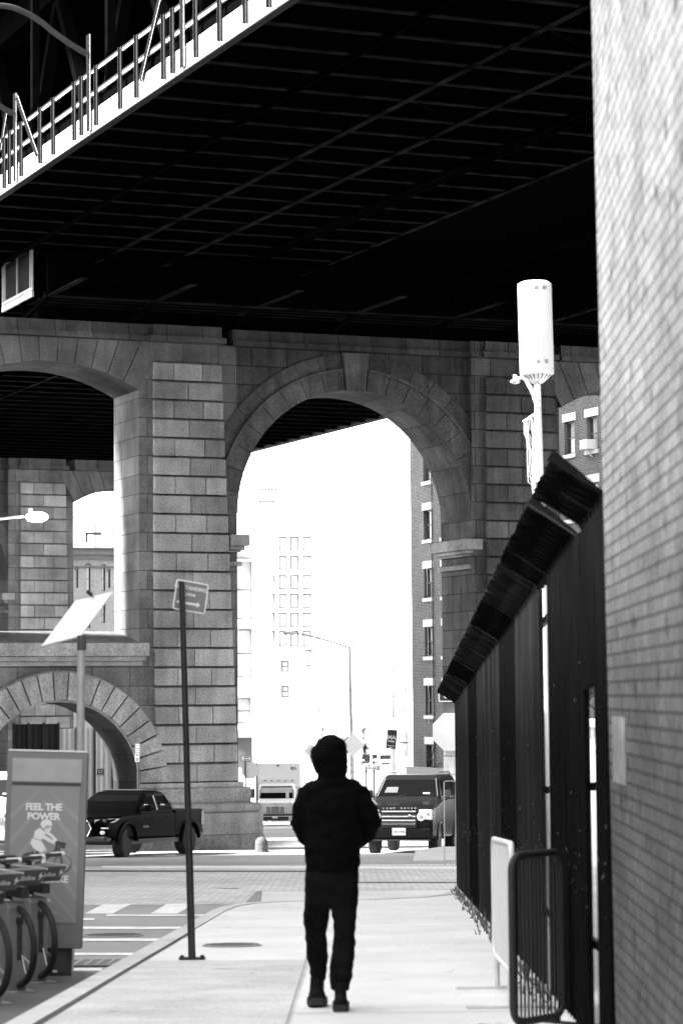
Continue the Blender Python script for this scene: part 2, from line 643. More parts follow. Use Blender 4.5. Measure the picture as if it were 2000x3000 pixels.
# darker speckled slabs in the foreground
sheet('pavement', 'aggregate', [(KX(0) + 0.19, 0), (-0.44, 0), (-0.31, 22.7), (KX(22.7) + 0.19, 22.7)], 0.0035)
mb = MB()
for y in (5.5, 11.2, 16.9, 28.4, 33.9):
    x0 = KX(y) + 0.2 if y > 22 else -0.36
    mb.poly([(x0, y, gz(y) + 0.008), (FX(y), y, gz(y) + 0.008), (FX(y), y + 0.02, gz(y) + 0.008), (x0, y + 0.02, gz(y) + 0.008)])
mb.poly([(-0.44, 0, 0.008), (-0.425, 0, 0.008), (-0.285, 36, gz(36) + 0.008), (-0.30, 36, gz(36) + 0.008)])
struct(mb.build('pavement_joints', 'midgrey'))
sheet('dock_pad', 'pad', [(-7, 12), (KX(12) - .02, 12), (KX(22.8) - .05, 22.8), (-2.75, 23.6), (-7, 24.2)], 0.003, rz)
# crossing laid with pale setts, and worn paint
sheet('cobblestones', 'cobble', [(-9, 38.6), (-1.5, 38.4), (-1.5, 43.9), (9, 44.0), (9, 57), (-9, 58)], 0.004, rz)
sheet('street_slab', 'concrete', [(-1.2, 36.9), (9, 41.3), (9, 43.8), (-1.4, 43.8)], 0.004, rz)
mb = MB()


def mark(px0, px1, py0, py1, sh=0):
    q = [gnd(px0, py1, -KERB), gnd(px1, py1, -KERB), gnd(px1 + sh, py0, -KERB), gnd(px0 + sh, py0, -KERB)]
    mb.poly([(p.x, p.y, rz(p.y) + 0.006) for p in q])


mark(248, 330, 2642, 2678, 70)
mark(440, 520, 2642, 2678, 62)
mark(150, 278, 2691, 2697)
mark(312, 600, 2680, 2685)
mark(150, 555, 2716, 2723, 0)
mark(150, 497, 2751, 2758)
mark(150, 425, 2793, 2800)
mark(120, 300, 2838, 2846)
mark(383, 515, 2517, 2521)
mark(300, 1440, 2553, 2558)
mark(566, 690, 2506, 2509)
struct(mb.build('road_markings', 'paint'))
mb = MB()
for q in ((240, 1030, 2563, 2567), (240, 700, 2604, 2606), (930, 1440, 2589, 2592)):
    p = [gnd(q[0], q[3], -KERB), gnd(q[1], q[3], -KERB), gnd(q[1], q[2], -KERB), gnd(q[0], q[2], -KERB)]
    mb.poly([(a.x, a.y, rz(a.y) + 0.005) for a in p])
struct(mb.build('tar_seams', 'tar'))
# small traffic island on the right behind the fence
p0 = gnd(1290, 2530, -KERB)
mb = MB()
mb.prism([(p0.x - 0.75, p0.y - 3.2, rz(p0.y) - 0.2), (p0.x + 3, p0.y - 3.6, rz(p0.y) - 0.2), (p0.x + 3.4, p0.y + 2.2, rz(p0.y) - 0.2), (p0.x + 0.1, p0.y + 2.2, rz(p0.y) - 0.2), (p0.x - 0.6, p0.y + 0.6, rz(p0.y) - 0.2)], (0, 0, 0.36))
struct(mb.build('kerb_island', 'kerbstone'))


def cover(px, py, rx, name, label, off):
    p = gnd(px, py, off)
    t = thing(name, label, 'manhole cover', p + Vector((0, 0, 0.006)))
    t.rotation_euler = (-math.atan(S), 0, 0)
    m1 = MB().lathe([(0.001, -0.01), (rx, -0.01), (rx, 0.004), (rx * 0.93, 0.008), (0.001, 0.008)], n=36)
    m1.build('rim', 'midgrey', t)
    m2 = MB()
    for i in range(-9, 10):
        for j in range(-9, 10):
            x, y = i * rx / 10.5, j * rx / 10.5
            if math.hypot(x, y) < rx * 0.88 and (i + j) % 2:
                m2.box(x - rx * .03, x + rx * .03, y - rx * .03, y + rx * .03, 0.0, 0.014)
    m2.build('stud_pattern', 'darkgrey', t)


cover(331, 2742, 0.36, 'manhole_cover', 'round studded iron cover set in the asphalt roadway', -KERB)
cover(680, 2771, 0.29, 'manhole_cover', 'round studded iron cover in the pale sidewalk beside the sign post', 0.0)
p = gnd(290, 2825, -KERB)
t = thing('storm_grate', 'slotted iron storm drain grate in the gutter by the kerb', 'drain grate', p + Vector((0, 0, 0.006)))
t.rotation_euler = (-math.atan(S), 0, 0)
MB().box(-0.30, 0.22, -0.42, 0.42, -0.02, 0.004).build('pit', 'black', t)
mb = MB()
for i in range(9):
    y = -0.42 + i * 0.105
    mb.box(-0.30, 0.22, y - 0.02, y + 0.02, 0.004, 0.016)
for i in range(6):
    x = -0.30 + i * 0.104
    mb.box(x - 0.012, x + 0.012, -0.42, 0.42, 0.004, 0.018)
mb.build('grid', 'midgrey', t)

# ================================================================== STONE ARCADE
ZT, ZG = 12.1, -4.2


def vou(mb, c, r0, r1, a0, a1, n, v0, v1, gap=0.012, sub=2, flat=None, tone=(0.85, 1.1)):
    for i in range(n):
        b0 = a0 + (a1 - a0) * i / n
        b1 = a0 + (a1 - a0) * (i + 1) / n
        g0 = gap / r0
        g1 = gap / r1
        lo = [(c[0] + r0 * math.cos(b), c[1] + r0 * math.sin(b)) for b in [b0 + g0 + (b1 - b0 - 2 * g0) * k / sub for k in range(sub + 1)]]
        if flat is None:
            hi = [(c[0] + r1 * math.cos(b), c[1] + r1 * math.sin(b)) for b in [b1 - g1 - (b1 - b0 - 2 * g1) * k / sub for k in range(sub + 1)]]
        else:
            hi = []
            for b in (b1 - g1, b0 + g1):
                k = (flat - c[1]) / math.sin(b)
                hi.append((c[0] + k * math.cos(b), flat))
        mb.prism([(p[0], v0, p[1]) for p in lo + hi], (0, v1 - v0, 0), random.uniform(*tone))


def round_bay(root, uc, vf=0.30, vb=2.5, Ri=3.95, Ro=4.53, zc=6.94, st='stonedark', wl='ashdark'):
    w, s = MB(), MB()
    a = [PI * i / 32 for i in range(33)]
    pts = [(uc + Ri * math.cos(x), zc + Ri * math.sin(x)) for x in a]
    arc = 0
    for (u0, z0), (u1, z1) in zip(pts, pts[1:]):
        for v in (vf, vb):
            w.poly([(u0, v, z0), (u1, v, z1), (u1, v, ZT), (u0, v, ZT)])
        L = math.hypot(u1 - u0, z1 - z0)
        s.poly([(u0, vf, z0), (u1, vf, z1), (u1, vb, z1), (u0, vb, z0)], uv=[(vf, arc), (vf, arc + L), (vb, arc + L), (vb, arc)])
        arc += L
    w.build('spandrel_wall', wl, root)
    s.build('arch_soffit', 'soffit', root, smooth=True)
    for a0_, a1_ in ((0, PI * 0.47), (PI * 0.53, PI)):
        r = MB()
        vou(r, (uc, zc), Ri + 0.003, Ro, a0_, a1_, 9, vf - 0.07, vf - 0.001, tone=(0.72, 1.02))
        r.build('voussoirs', st, root)
        r = MB()
        vou(r, (uc, zc), Ro + 0.10, 5.08, max(a0_, PI * .02), min(a1_, PI * .98), 9, vf - 0.035, vf - 0.001, tone=(0.72, 1.02))
        r.build('outer_voussoirs', st, root)
        h = MB()
        vou(h, (uc, zc), Ro + 0.005, Ro + 0.09, max(a0_, 0.02), min(a1_, PI - 0.02), 1, vf - 0.11, vf - 0.001, sub=24)
        h.build('hood_moulding', st, root)
    k = MB()
    k.prism([(uc - .30, vf - 0.16, zc + Ri - 0.06), (uc + .30, vf - 0.16, zc + Ri - 0.06), (uc + .44, vf - 0.16, ZT - 0.05), (uc - .44, vf - 0.16, ZT - 0.05)], (0, 0.158, 0))
    k.build('keystone', st, root, bevel=0.02)
    c = MB().box(uc - Ri - 0.1, uc + Ri + 0.1, vf - 0.10, vb, ZT + 0.003, ZT + 0.16)
    c.box(uc - Ri - 0.1, uc + Ri + 0.1, vf - 0.02, vb, ZT + 0.163, ZT + 0.50)
    c.build('cornice', wl, root)


def impost(root, u, side, vb=2.5, vf=0.30, z=6.3):
    """moulded block on the jamb at u; side=+1 projects towards larger u"""
    mb = MB()
    for z1, z0, e in ((z, z - .34, .32), (z - .343, z - .46, .20), (z - .463, z - .53, .10), (z - .80, z - .94, .13)):
        a, b = sorted((u - side * 0.30, u + side * e))
        mb.box(a, b, vf - e * 0.8, vb + 0.05, z0, z1)
    mb.build('impost', 'stone', root, bevel=0.02)


def pier(root, u0, u1, ra, rb_top, rb_bot, mirror=False, z0=-1.17, vb=2.5, plinth=True, st='stone', wl='ashlar'):
    """rusticated pier between openings; [ra, rb] is the proud rusticated face, battered on the rb side"""
    f = (lambda u: u0 + u1 - u) if mirror else (lambda u: u)

    def bx(mb, a, b, *r, **k):
        a, b = sorted((f(a), f(b)))
        mb.box(a, b, *r, **k)
    m = MB()
    mid = rb_top - 0.05
    bx(m, u0, mid, 0.12, vb, ZG, ZT)
    bx(m, mid, u1, 0.30, vb, ZG, ZT)
    m.build('pier_core', wl, root)
    m = MB()
    h = 0.575
    n = int((ZT - 0.05 - z0) / h)
    top = z0 + n * h
    for k in range(n):
        za, zb = z0 + k * h, z0 + (k + 1) * h
        t = (zb - z0) / (top - z0)
        rb = rb_bot + (rb_top - rb_bot) * t
        js = [0, .29, .71, 1] if k % 2 else [0, .5, 1]
        for a, b in zip(js, js[1:]):
            bx(m, ra + (rb - ra) * a + (0.006 if a else 0), ra + (rb - ra) * b - (0.006 if b < 1 else 0), 0.0, 0.31, za + 0.032, zb - 0.032, tone=random.uniform(0.66, 1.2))
    m.build('rusticated_face', st, root, bevel=0.022)
    m = MB()
    bx(m, ra - 0.1, rb_top + 0.12, -0.10, vb, ZT + 0.003, ZT + 0.16)
    bx(m, ra, rb_top, -0.01, vb, ZT + 0.163, ZT + 0.50)
    bx(m, u0, ra - 0.101, 0.02, vb, ZT + 0.003, ZT + 0.16)
    bx(m, u0, ra - 0.003, 0.10, vb, ZT + 0.163, ZT + 0.50)
    m.build('cornice', 'ashmid', root)
    if plinth:
        m = MB()
        e = rb_bot - 1.1
        bx(m, u0 - 0.02, 1.20 + e + .02, -0.04, 0.5, z0 - 0.16, z0 - 0.003, tone=0.95)
        bx(m, u0 - 0.02, 1.43 + e, -0.12, 0.5, z0 - 0.62, z0 - 0.163, tone=0.8)
        rings = []
        for i in range(9):
            a = -PI / 2 + PI * i / 8
            d, zz = 0.13 * math.cos(a), z0 - 0.76 + 0.14 * math.sin(a)
            q = [(u0 - 0.02, 0.5), (u0 - 0.02, -0.24 - d), (1.56 + e + d, -0.24 - d), (1.56 + e + d, 0.5)]
            rings.append([Vector((f(x), y, zz)) for x, y in q])
        m.loft(rings, True, 0.75)
        bx(m, u0 - 0.02, 1.74 + e, -0.32, 0.55, z0 - 1.55, z0 - 0.905, tone=0.82)
        bx(m, u0 - 0.02, 1.76 + e, -0.34, 0.55, ZG, z0 - 1.56, tone=0.7)
        m.build('plinth', st, root, bevel=0.02)


def seg_bay(root, uc, hw=2.8, vf=0.10, vb=2.5, zs=10.6, rise=.75, low=True):
    Rr = (hw * hw + rise * rise) / (2 * rise)
    zc = zs + rise - Rr
    a0 = math.asin(hw / Rr)
    A = [PI / 2 - a0 + 2 * a0 * i / 20 for i in range(21)]
    w, s = MB(), MB()
    pts = [(uc + Rr * math.cos(x), zc + Rr * math.sin(x)) for x in A]
    arc = 0
    for (u0, z0), (u1, z1) in zip(pts, pts[1:]):
        for v in (vf + 0.06, vb):
            w.poly([(u0, v, z0), (u1, v, z1), (u1, v, ZT), (u0, v, ZT)])
        L = math.hypot(u1 - u0, z1 - z0)
        s.poly([(u0, vf, z0), (u1, vf, z1), (u1, vb, z1), (u0, vb, z0)], uv=[(vf, arc), (vf, arc + L), (vb, arc + L), (vb, arc)])
        arc += L
    w.build('spandrel_wall', 'ashlar', root)
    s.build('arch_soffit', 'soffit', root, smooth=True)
    m = MB()
    vou(m, (uc, zc), Rr + .003, Rr + 1, PI / 2 - a0, PI / 2 + a0, 11, vf, vf + 0.058, sub=1, flat=ZT - 0.02, tone=(0.85, 1.1))
    m.build('voussoirs', 'stonemid', root, bevel=0.012)
    c = MB().box(uc - hw, uc + hw, vf - 0.09, vb, ZT + 0.003, ZT + 0.16)
    n = 5
    for i in range(n):
        c.box(uc - hw + 2 * hw * i / n + 0.008, uc - hw + 2 * hw * (i + 1) / n - 0.008, vf, vb, ZT + 0.163, ZT + 0.50)
    c.build('cornice', 'ashmid', root)
    if not low:
        return
    # parapet over a lower arch
    zl, Ri, Ro = -1.15, 2.42, 3.30
    uc2 = uc + 0.33
    w, s = MB(), MB()
    pts = [(uc2 + Ri * math.cos(PI * i / 24), zl + Ri * math.sin(PI * i / 24)) for i in range(25)]
    arc = 0
    s.poly([(uc2 + Ri, vf, ZG), (uc2 + Ri, vf, zl), (uc2 + Ri, vb, zl), (uc2 + Ri, vb, ZG)], uv=[(0, ZG), (0, zl), (2.4, zl), (2.4, ZG)])
    s.poly([(uc2 - Ri, vf, ZG), (uc2 - Ri, vf, zl), (uc2 - Ri, vb, zl), (uc2 - Ri, vb, ZG)], uv=[(0, ZG), (0, zl), (2.4, zl), (2.4, ZG)])
    for (u0, z0), (u1, z1) in zip(pts, pts[1:]):
        for v in (vf, vb):
            w.poly([(u0, v, z0), (u1, v, z1), (u1, v, 2.33), (u0, v, 2.33)])
        L = math.hypot(u1 - u0, z1 - z0)
        s.poly([(u0, vf, z0), (u1, vf, z1), (u1, vb, z1), (u0, vb, z0)], uv=[(vf, arc), (vf, arc + L), (vb, arc + L), (vb, arc)])
        arc += L
    for a, b in ((uc - hw, uc2 - Ri), (uc2 + Ri, uc + hw)):
        if b - a > 0.01:
            w.box(a, b, vf, vb, ZG, 2.33)
    w.build('parapet_wall', 'ashlar', root)
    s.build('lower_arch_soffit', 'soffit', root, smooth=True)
    m = MB()
    vou(m, (uc2, zl), Ri + 0.06, Ro, 0, PI, 21, vf - 0.16, vf - 0.001, gap=0.02, tone=(0.85, 1.15))
    m.build('lower_voussoirs', 'stone', root, bevel=0.015)
    m = MB()
    vou(m, (uc2, zl), Ri + 0.004, Ri + 0.057, 0, PI, 1, vf - 0.05, vf - 0.001, sub=24)
    vou(m, (uc2, zl), Ro + 0.003, Ro + 0.05, 0.02, PI - 0.02, 1, vf - 0.06, vf - 0.001, sub=24)
    for z, x in ((ZG, -0.08),):
        m.box(uc2 + Ri + 0.004, uc2 + Ro * 0 + Ri + 0.35, vf - 0.08, vf - 0.001, ZG, zl - 0.02)
    m.build('arch_moulding', 'stone', root)
    m = MB()
    m.box(uc - hw + .003, uc + hw + 0.22, vf - 0.30, vb - 0.05, 2.62, 3.0)
    m.box(uc - hw + .003, uc + hw + 0.14, vf - 0.20, vb - 0.05, 2.47, 2.617)
    m.box(uc - hw + .003, uc + hw + 0.07, vf - 0.10, vb - 0.05, 2.333, 2.467)
    m.build('sill_coping', 'stone', root, bevel=0.015)
    m = MB()
    m.prism([(uc - hw + .003, vf - 0.26, 3.003), (uc - hw + .003, vb - 0.05, 3.003), (uc - hw + .003, vb - 0.05, 3.42)], (2 * hw - 0.006, 0, 0))
    m.build('sloped_weathering', 'stonedark', root)


arc_ = thing('stone_arcade', 'huge granite bridge anchorage with one tall round arch and rusticated piers', 'bridge pier', O, ANG)
seg_bay(arc_, -4.8)
pier(arc_, -2.0, 1.2, -1.55, 0.63, 1.12)
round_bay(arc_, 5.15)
impost(arc_, 1.2, 1)
impost(arc_, 9.1, -1)
pier(arc_, 9.1, 12.3, -1.55 + 11.1, 0.63 + 11.1 + .3, 11.1 + 1.12, mirror=False, plinth=False, st='stonedark', wl='ashmid')  # darker stone copies paint the deck shade on this pier
seg_bay(arc_, 15.1)
pier(arc_, -10.8, -7.6, -10.35, -8.17, -7.68, plinth=False)
pier(arc_, 17.9, 21.1, 18.3, 20.5, 20.9, plinth=False)

V2 = 42.8
arc2 = thing('stone_arcade', 'second granite arcade seen in shade through the left opening of the nearer one', 'bridge pier', uv2w(0, V2, 0), ANG)
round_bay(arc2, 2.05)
impost(arc2, 6.0, -1)
impost(arc2, -1.9, 1)
pier(arc2, 6.0, 9.2, 6.55, 8.75, 8.95, plinth=False)
seg_bay(arc2, 12.0, low=False)
pier(arc2, 14.8, 17.0, 15.1, 16.5, 16.8, plinth=False)
pier(arc2, -5.1, -1.9, -4.6, -2.5, -2.0, plinth=False)

# ================================================================== STEEL BRIDGE
ZB = 14.47
br = thing('steel_bridge', 'dark steel bridge deck of beams and stringers passing overhead on the stone arcade', 'bridge', uv2w(0, 0, 0), ANG)
V0, V1 = -52.0, 66.0
m = MB().box(-8.54, 3.6, V0, V1, ZB + 0.50, ZB + 0.85)
m.box(3.605, 22.6, V0, 0.0, ZB + 0.75, ZB + 0.85)
m.box(3.605, 22.6, 0.003, V1, ZB + 0.50, ZB + 0.85)
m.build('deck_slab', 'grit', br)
# corrugated soffit strips between the beams
wide = None
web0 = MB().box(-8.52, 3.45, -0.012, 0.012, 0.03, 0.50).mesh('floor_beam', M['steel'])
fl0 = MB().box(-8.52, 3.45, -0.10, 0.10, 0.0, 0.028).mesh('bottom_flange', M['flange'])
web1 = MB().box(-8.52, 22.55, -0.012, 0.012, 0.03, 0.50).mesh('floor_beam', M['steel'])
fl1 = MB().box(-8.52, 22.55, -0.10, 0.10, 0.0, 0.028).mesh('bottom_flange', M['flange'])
v = -50.0
while v < V1 - 1:
    near = v < 1
    o = bpy.data.objects.new('floor_beam', web0 if near else web1)
    COL.objects.link(o)
    o.parent = br
    o.location = (0, v, ZB)
    c = bpy.data.objects.new('bottom_flange', fl0 if near else fl1)
    COL.objects.link(c)
    c.parent = o
    v += 1.655
for u, hw in ((-3.2, .085), (-1.1, .085), (3.5, .08)):
    m = MB().box(u - 0.015, u + 0.015, V0, V1, ZB - 0.008, ZB + 0.495)
    o = m.build('stringer', 'steel', br)
    MB().box(u - hw, u + hw, V0, V1, ZB - 0.04, ZB - 0.012).build('bottom_flange', 'flange', o)
for u in (9.0, 15.5, 22.3):
    MB().box(u - 0.1, u + 0.1, V0, V1, ZB + 0.1, ZB + 0.74).build('stringer', 'steel', br)
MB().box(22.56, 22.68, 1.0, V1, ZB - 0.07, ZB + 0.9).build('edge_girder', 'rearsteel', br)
for u, r_ in ((0.9, .07), (1.25, .05), (-5.9, .06)):
    MB().tube([(u, V0, ZB - 0.02 - r_), (u, V1, ZB - 0.02 - r_)], r_, 8).build('conduit', 'steel', br, smooth=True)
m = MB()
for k_ in range(30):
    v_ = -48 + k_ * 3.31
    m.bar((-3.2, v_, ZB + 0.25), (-1.1, v_ + 1.655, ZB + 0.25), 0.08, 0.1)
    m.bar((-1.1, v_ + 1.655, ZB + 0.25), (3.5, v_ + 3.31, ZB + 0.25), 0.08, 0.1)
m.build('deck_bracing', 'steel', br)
# abutment girder closing the gap above the stone cornice
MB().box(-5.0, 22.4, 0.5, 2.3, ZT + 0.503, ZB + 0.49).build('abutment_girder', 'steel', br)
# cross truss hung under the deck in front of the arcade
m, fl = MB(), MB()
vt, zb_, zt_ = -1.5, 13.05, ZB - 0.12
m.box(-5.4, 21, vt - 0.12, vt + 0.12, zt_ - 0.12, zt_)
m.box(-5.4, 21, vt - 0.15, vt + 0.15, zb_, zb_ + 0.10)
n = 8
for i in range(n + 1):
    u = -5.2 + i * 3.25
    m.box(u - 0.11, u + 0.11, vt - 0.10, vt + 0.10, zb_ + 0.1, zt_ - 0.12)
    if i < n:
        a, b = (zb_ + 0.1, zt_ - 0.1) if i % 2 else (zt_ - 0.1, zb_ + 0.1)
        m.bar((u, vt, a), (u + 3.25, vt, b), 0.13, 0.16, up=(0, 1, 0))
    m.bar((u, vt, zb_ + 0.03), (u - 0.2, 0.3, ZT + 0.56), 0.16, 0.08)
m.build('cross_truss', 'steel', br)
for i in range(n + 1):
    u = -5.2 + i * 3.25
    fl.bar((u, vt - 3.3, zb_ + 0.01), (u, vt + 1.7, zb_ + 0.01), 0.20, 0.03)
fl.box(-5.4, 21, vt - 0.17, vt + 0.17, zb_ - 0.03, zb_ - 0.003)
for k in range(3):
    fl.box(-5.4, 21, vt + 0.55 + k * 0.55, vt + 0.62 + k * 0.55, zb_ - 0.028, zb_ - 0.004)
fl.build('lateral_bracing', 'flange', br)
# side screen of the hung walkway
us = -5.55
a, b = ray_u(8, 915, us), ray_u(97, 866, us)
va, vb2, zb2 = a[1], b[1], min(a[2], b[2])
m = MB().box(us - 0.03, us + 0.03, vb2, va, zb2, zb2 + 0.17)
sc_ = m.build('side_screen', 'fascia', br)
m = MB().box(us - 0.02, us + 0.02, vb2, va, zb2 + 0.20, zb2 + 0.29)
for fr in (0.02, 0.09, 0.5, 0.93, 0.99):
    vv = va + (vb2 - va) * fr
    m.box(us - 0.03, us + 0.02, vv - 0.02, vv + 0.02, zb2 + 0.29, ZB + 0.02)
m.build('frame', 'fascia', sc_)
m = MB()
for i in range(40):
    z = zb2 + 0.3 + i * 0.033
    m.box(us + 0.022, us + 0.026, vb2, va, z, z + 0.008)
m.build('mesh_infill', 'darkgrey', sc_)
MB().box(us + 0.05, us + 0.06, vb2, va, zb2, ZB).build('backing', 'steel', sc_)

# fascia girder with railing
UF = -8.60
fa = MB().box(UF - 0.03, UF + 0.05, V0, V1, ZB - 0.02, ZB + 0.53).build('fascia_girder', 'fascia', br)
MB().box(UF - 0.09, UF + 0.10, V0, V1, ZB - 0.055, ZB - 0.023).build('bottom_flange', 'railsteel', fa)
m = MB()
bolts = [(1377, 628), (1167, 780), (968, 922), (607, 1185), (443, 1305), (285, 1415)]
for x, y in bolts:
    q = ray_u(x / 3.015, y / 3.015, UF - 0.03)
    for k in range(4):
        m.lathe([(0.001, 0), (0.018, 0), (0.012, -0.02), (0.001, -0.02)], (UF - 0.031, q[1], ZB + 0.12 + k * 0.085), 8, axis='x')
m.build('bolt_heads', 'railsteel', fa)


def vof(x, y):
    return ray_u(x, y, UF - 0.06)[1]


base = [(45, 1615, 0), (93, 1590, 0), (195, 1508, 0), (363, 1388, 0), (478, 1305, 0), (665, 1170, 0), (727, 1135, 0), (858, 1035, 0), (1070, 880, 0), (1213, 778, 0)]
posts = [vof(x / 3.015, y / 3.015) for x, y, _ in base]
posts += [vof(x / 1.568, y / 1.568) for x, y in ((755, 317), (797, 290), (904, 210), (1013, 135), (1130, 50))]
bigs = [vof(143 / 3.015, 1550 / 3.015), vof(793 / 3.015, 1085 / 3.015), vof(842 / 1.568, 258 / 1.568)]
per = (bigs[0] - bigs[2]) / 2
k = min(posts)
while k > V0 + 2:
    k -= per / 5
    posts.append(k)
k = max(posts + bigs)
while k < V1 - 2 and k < 30:
    k += per / 5
    posts.append(k)
rl = MB().box(UF - 0.045, UF + 0.0, V0, V1, ZB + 1.40, ZB + 1.465)
rl.box(UF - 0.045, UF + 0.0, V0, V1, ZB + 0.87, ZB + 0.935)
ral = rl.build('railing', 'railbright', br)
c = MB().box(UF - 0.06, UF + 0.03, V0, V1, ZB + 1.468, ZB + 1.495)
c.box(UF - 0.06, UF + 0.03, V0, V1, ZB + 0.938, ZB + 0.965)
c.build('rail_cap', 'railsteel', ral)
pm = MB().box(-0.075, -0.048, -0.055, 0.055, 0.09, 1.50)
pm.box(-0.120, -0.075, 0.035, 0.055, 0.09, 1.50)
pmesh = pm.mesh('post', M['railsteel'])
for v in posts:
    o = bpy.data.objects.new('post', pmesh)
    COL.objects.link(o)
    o.parent = ral
    o.location = (UF, v, ZB)
for k in range(-5, 4):
    bigs.append(bigs[2] - per * k) if k > 0 else (bigs.append(bigs[0] - per * k) if k < 0 else None)
for v in bigs:
    m = MB().box(UF - 0.10, UF - 0.085, v - 0.12, v + 0.12, ZB + 0.06, ZB + 2.35)
    for i in range(16):
        m.lathe([(0.001, 0), (0.014, 0), (0.009, -0.012), (0.001, -0.012)], (UF - 0.101, v - 0.06, ZB + 0.12 + i * 0.14), 6, axis='x')
    o = m.build('truss_post', 'trussdark', br)
    MB().box(UF - 0.098, UF - 0.075, v - 0.128, v - 0.122, ZB + 0.06, ZB + 2.33).build('painted_lit_edge', 'fascia', o)  # white strip painted as light along the post edge
    MB().box(UF + 0.35, UF + 0.55, v - 0.1, v + 0.1, ZB + 0.85, ZB + 6.6).build('inner_column', 'steel', o)  # near-black upper post stands in for shade below the upper deck
    # riveted gusset plate behind the rail
    m = MB().prism([(UF + 0.9, v + 0.5, ZB + 0.86), (UF + 0.9, v - 2.7, ZB + 0.86), (UF + 0.9, v - 2.7, ZB + 1.0), (UF + 0.9, v - 1.9, ZB + 1.25), (UF + 0.9, v - 0.3, ZB + 1.45), (UF + 0.9, v + 0.5, ZB + 1.35)], (0.03, 0, 0))
    for i in range(9):
        for j in range(4):
            m.lathe([(0.001, 0), (0.02, 0), (0.012, -0.018), (0.001, -0.018)], (UF + 0.899, v - 0.3 - i * 0.24, ZB + 0.92 + j * 0.085), 6, axis='x')
    m.build('gusset_plate', 'railsteel', o)
# diagonal braces
for (x0, y0), (x1, y1) in (((1240, 712), (1408, 0)), ((330, 1368), (150, 850)), ((5, 1330), (60, 985))):
    a, b = ray_u(x0 / 3.015, y0 / 3.015, UF - 0.09), ray_u(x1 / 3.015, y1 / 3.015, UF - 0.09)
    o = MB().bar(a, b, 0.20, 0.02, up=(1, 0, 0)).build('diagonal_brace', 'trussdark', br)
    MB().bar(Vector(a) + Vector((0, -0.11, 0)), Vector(b) + Vector((0, -0.11, 0)), 0.012, 0.024, up=(1, 0, 0)).build('painted_lit_edge', 'fascia', o)  # pale strip paints the light on the brace edge
# bowed brackets springing outwards from the posts
for v, pts in ((bigs[1], [(-60, 40), (0, 50), (100, 62), (190, 95), (290, 145), (380, 205), (470, 278), (560, 345), (660, 412), (770, 478)]), (bigs[0], [(-160, 780), (-80, 860), (0, 930), (60, 972), (120, 1005)])):
    path = []
    for x, y in pts:
        q = ray_v(x / 3.015, y / 3.015, v - 0.1)
        path.append((q[0], v - 0.1, q[1 + 1]))
    fine = []
    for i in range(len(path) - 1):
        p0, p1, p2, p3 = [Vector(path[min(max(k_, 0), len(path) - 1)]) for k_ in (i - 1, i, i + 1, i + 2)]
        for s_ in range(5):
            t_ = s_ / 5
            fine.append(0.5 * ((2 * p1) + (p2 - p0) * t_ + (2 * p0 - 5 * p1 + 4 * p2 - p3) * t_ ** 2 + (3 * p1 - p0 - 3 * p2 + p3) * t_ ** 3))
    fine.append(Vector(path[-1]))
    MB().tube(fine, 0.07, 14).build('bowed_bracket', 'bracketsteel', br, smooth=True)
# inner truss and upper deck
m = MB()
for u in (-6.6, 3.0, 12.0, 21.0):
    m.box(u - 0.25, u + 0.25, V0, V1, ZB + 5.7, ZB + 6.5)
    k = -50
    while k < 100:
        m.bar((u, k, ZB + 0.9), (u, k + 3.3, ZB + 5.8), 0.25, 0.3, up=(1, 0, 0))
        m.bar((u, k + 6.6, ZB + 0.9), (u, k + 3.3, ZB + 5.8), 0.25, 0.3, up=(1, 0, 0))
        k += 6.6
m.build('inner_truss', 'steel', br)
MB().box(-10.3, 23, V0, V1, ZB + 6.6, ZB + 7.3).build('upper_deck', 'grit', br)

# ================================================================== NEAR BRICK WALL
WX = lambda y: 1.30 + 0.0161 * (y - 10.4)
WE = 13.0
wall = thing('brick_wall', 'tall whitewashed brick side wall with sooty stains at the near edge of the sidewalk', 'wall', (WX(WE), WE, gz(WE)))
mb = MB().prism([(WX(-14), -14, -2.5), (WX(WE), WE, -2.5), (30, WE, -2.5), (30, -14, -2.5)], (0, 0, 18.5))
mb.xf(Matrix.Translation(-Vector(wall.location)))
mb.build('masonry', 'nearbrick', wall)
wall.rotation_euler = (0, R(-0.45), 0)
wall.location.x += 0.012
pn = MB()
ya, yb = 12.75, 12.1
za, zb3 = at(1800, 2100, 12.4).z, at(1800, 2296, 12.4).z
pn.hexa([(WX(yb) - 0.006, yb, zb3), (WX(ya) - 0.006, ya, zb3), (WX(ya) - 0.001, ya, zb3), (WX(yb) - 0.001, yb, zb3),
         (WX(yb) - 0.006, yb, za), (WX(ya) - 0.006, ya, za), (WX(ya) - 0.001, ya, za), (WX(yb) - 0.001, yb, za)])
tag(pn.build('paper_notice', grey('old_paper', 0.19, 0.8, amt=0.25, scale=6, stain=0.3, stain_scale=3)), 'weathered pale paper notice pasted low on the whitewashed brick wall', 'notice')

# ================================================================== CORRUGATED FENCE
fen = thing('corrugated_fence', 'tall black corrugated steel fence with outward leaning top along the sidewalk', 'fence', (FX(28), 28, gz(28)))
FO = Vector(fen.location)


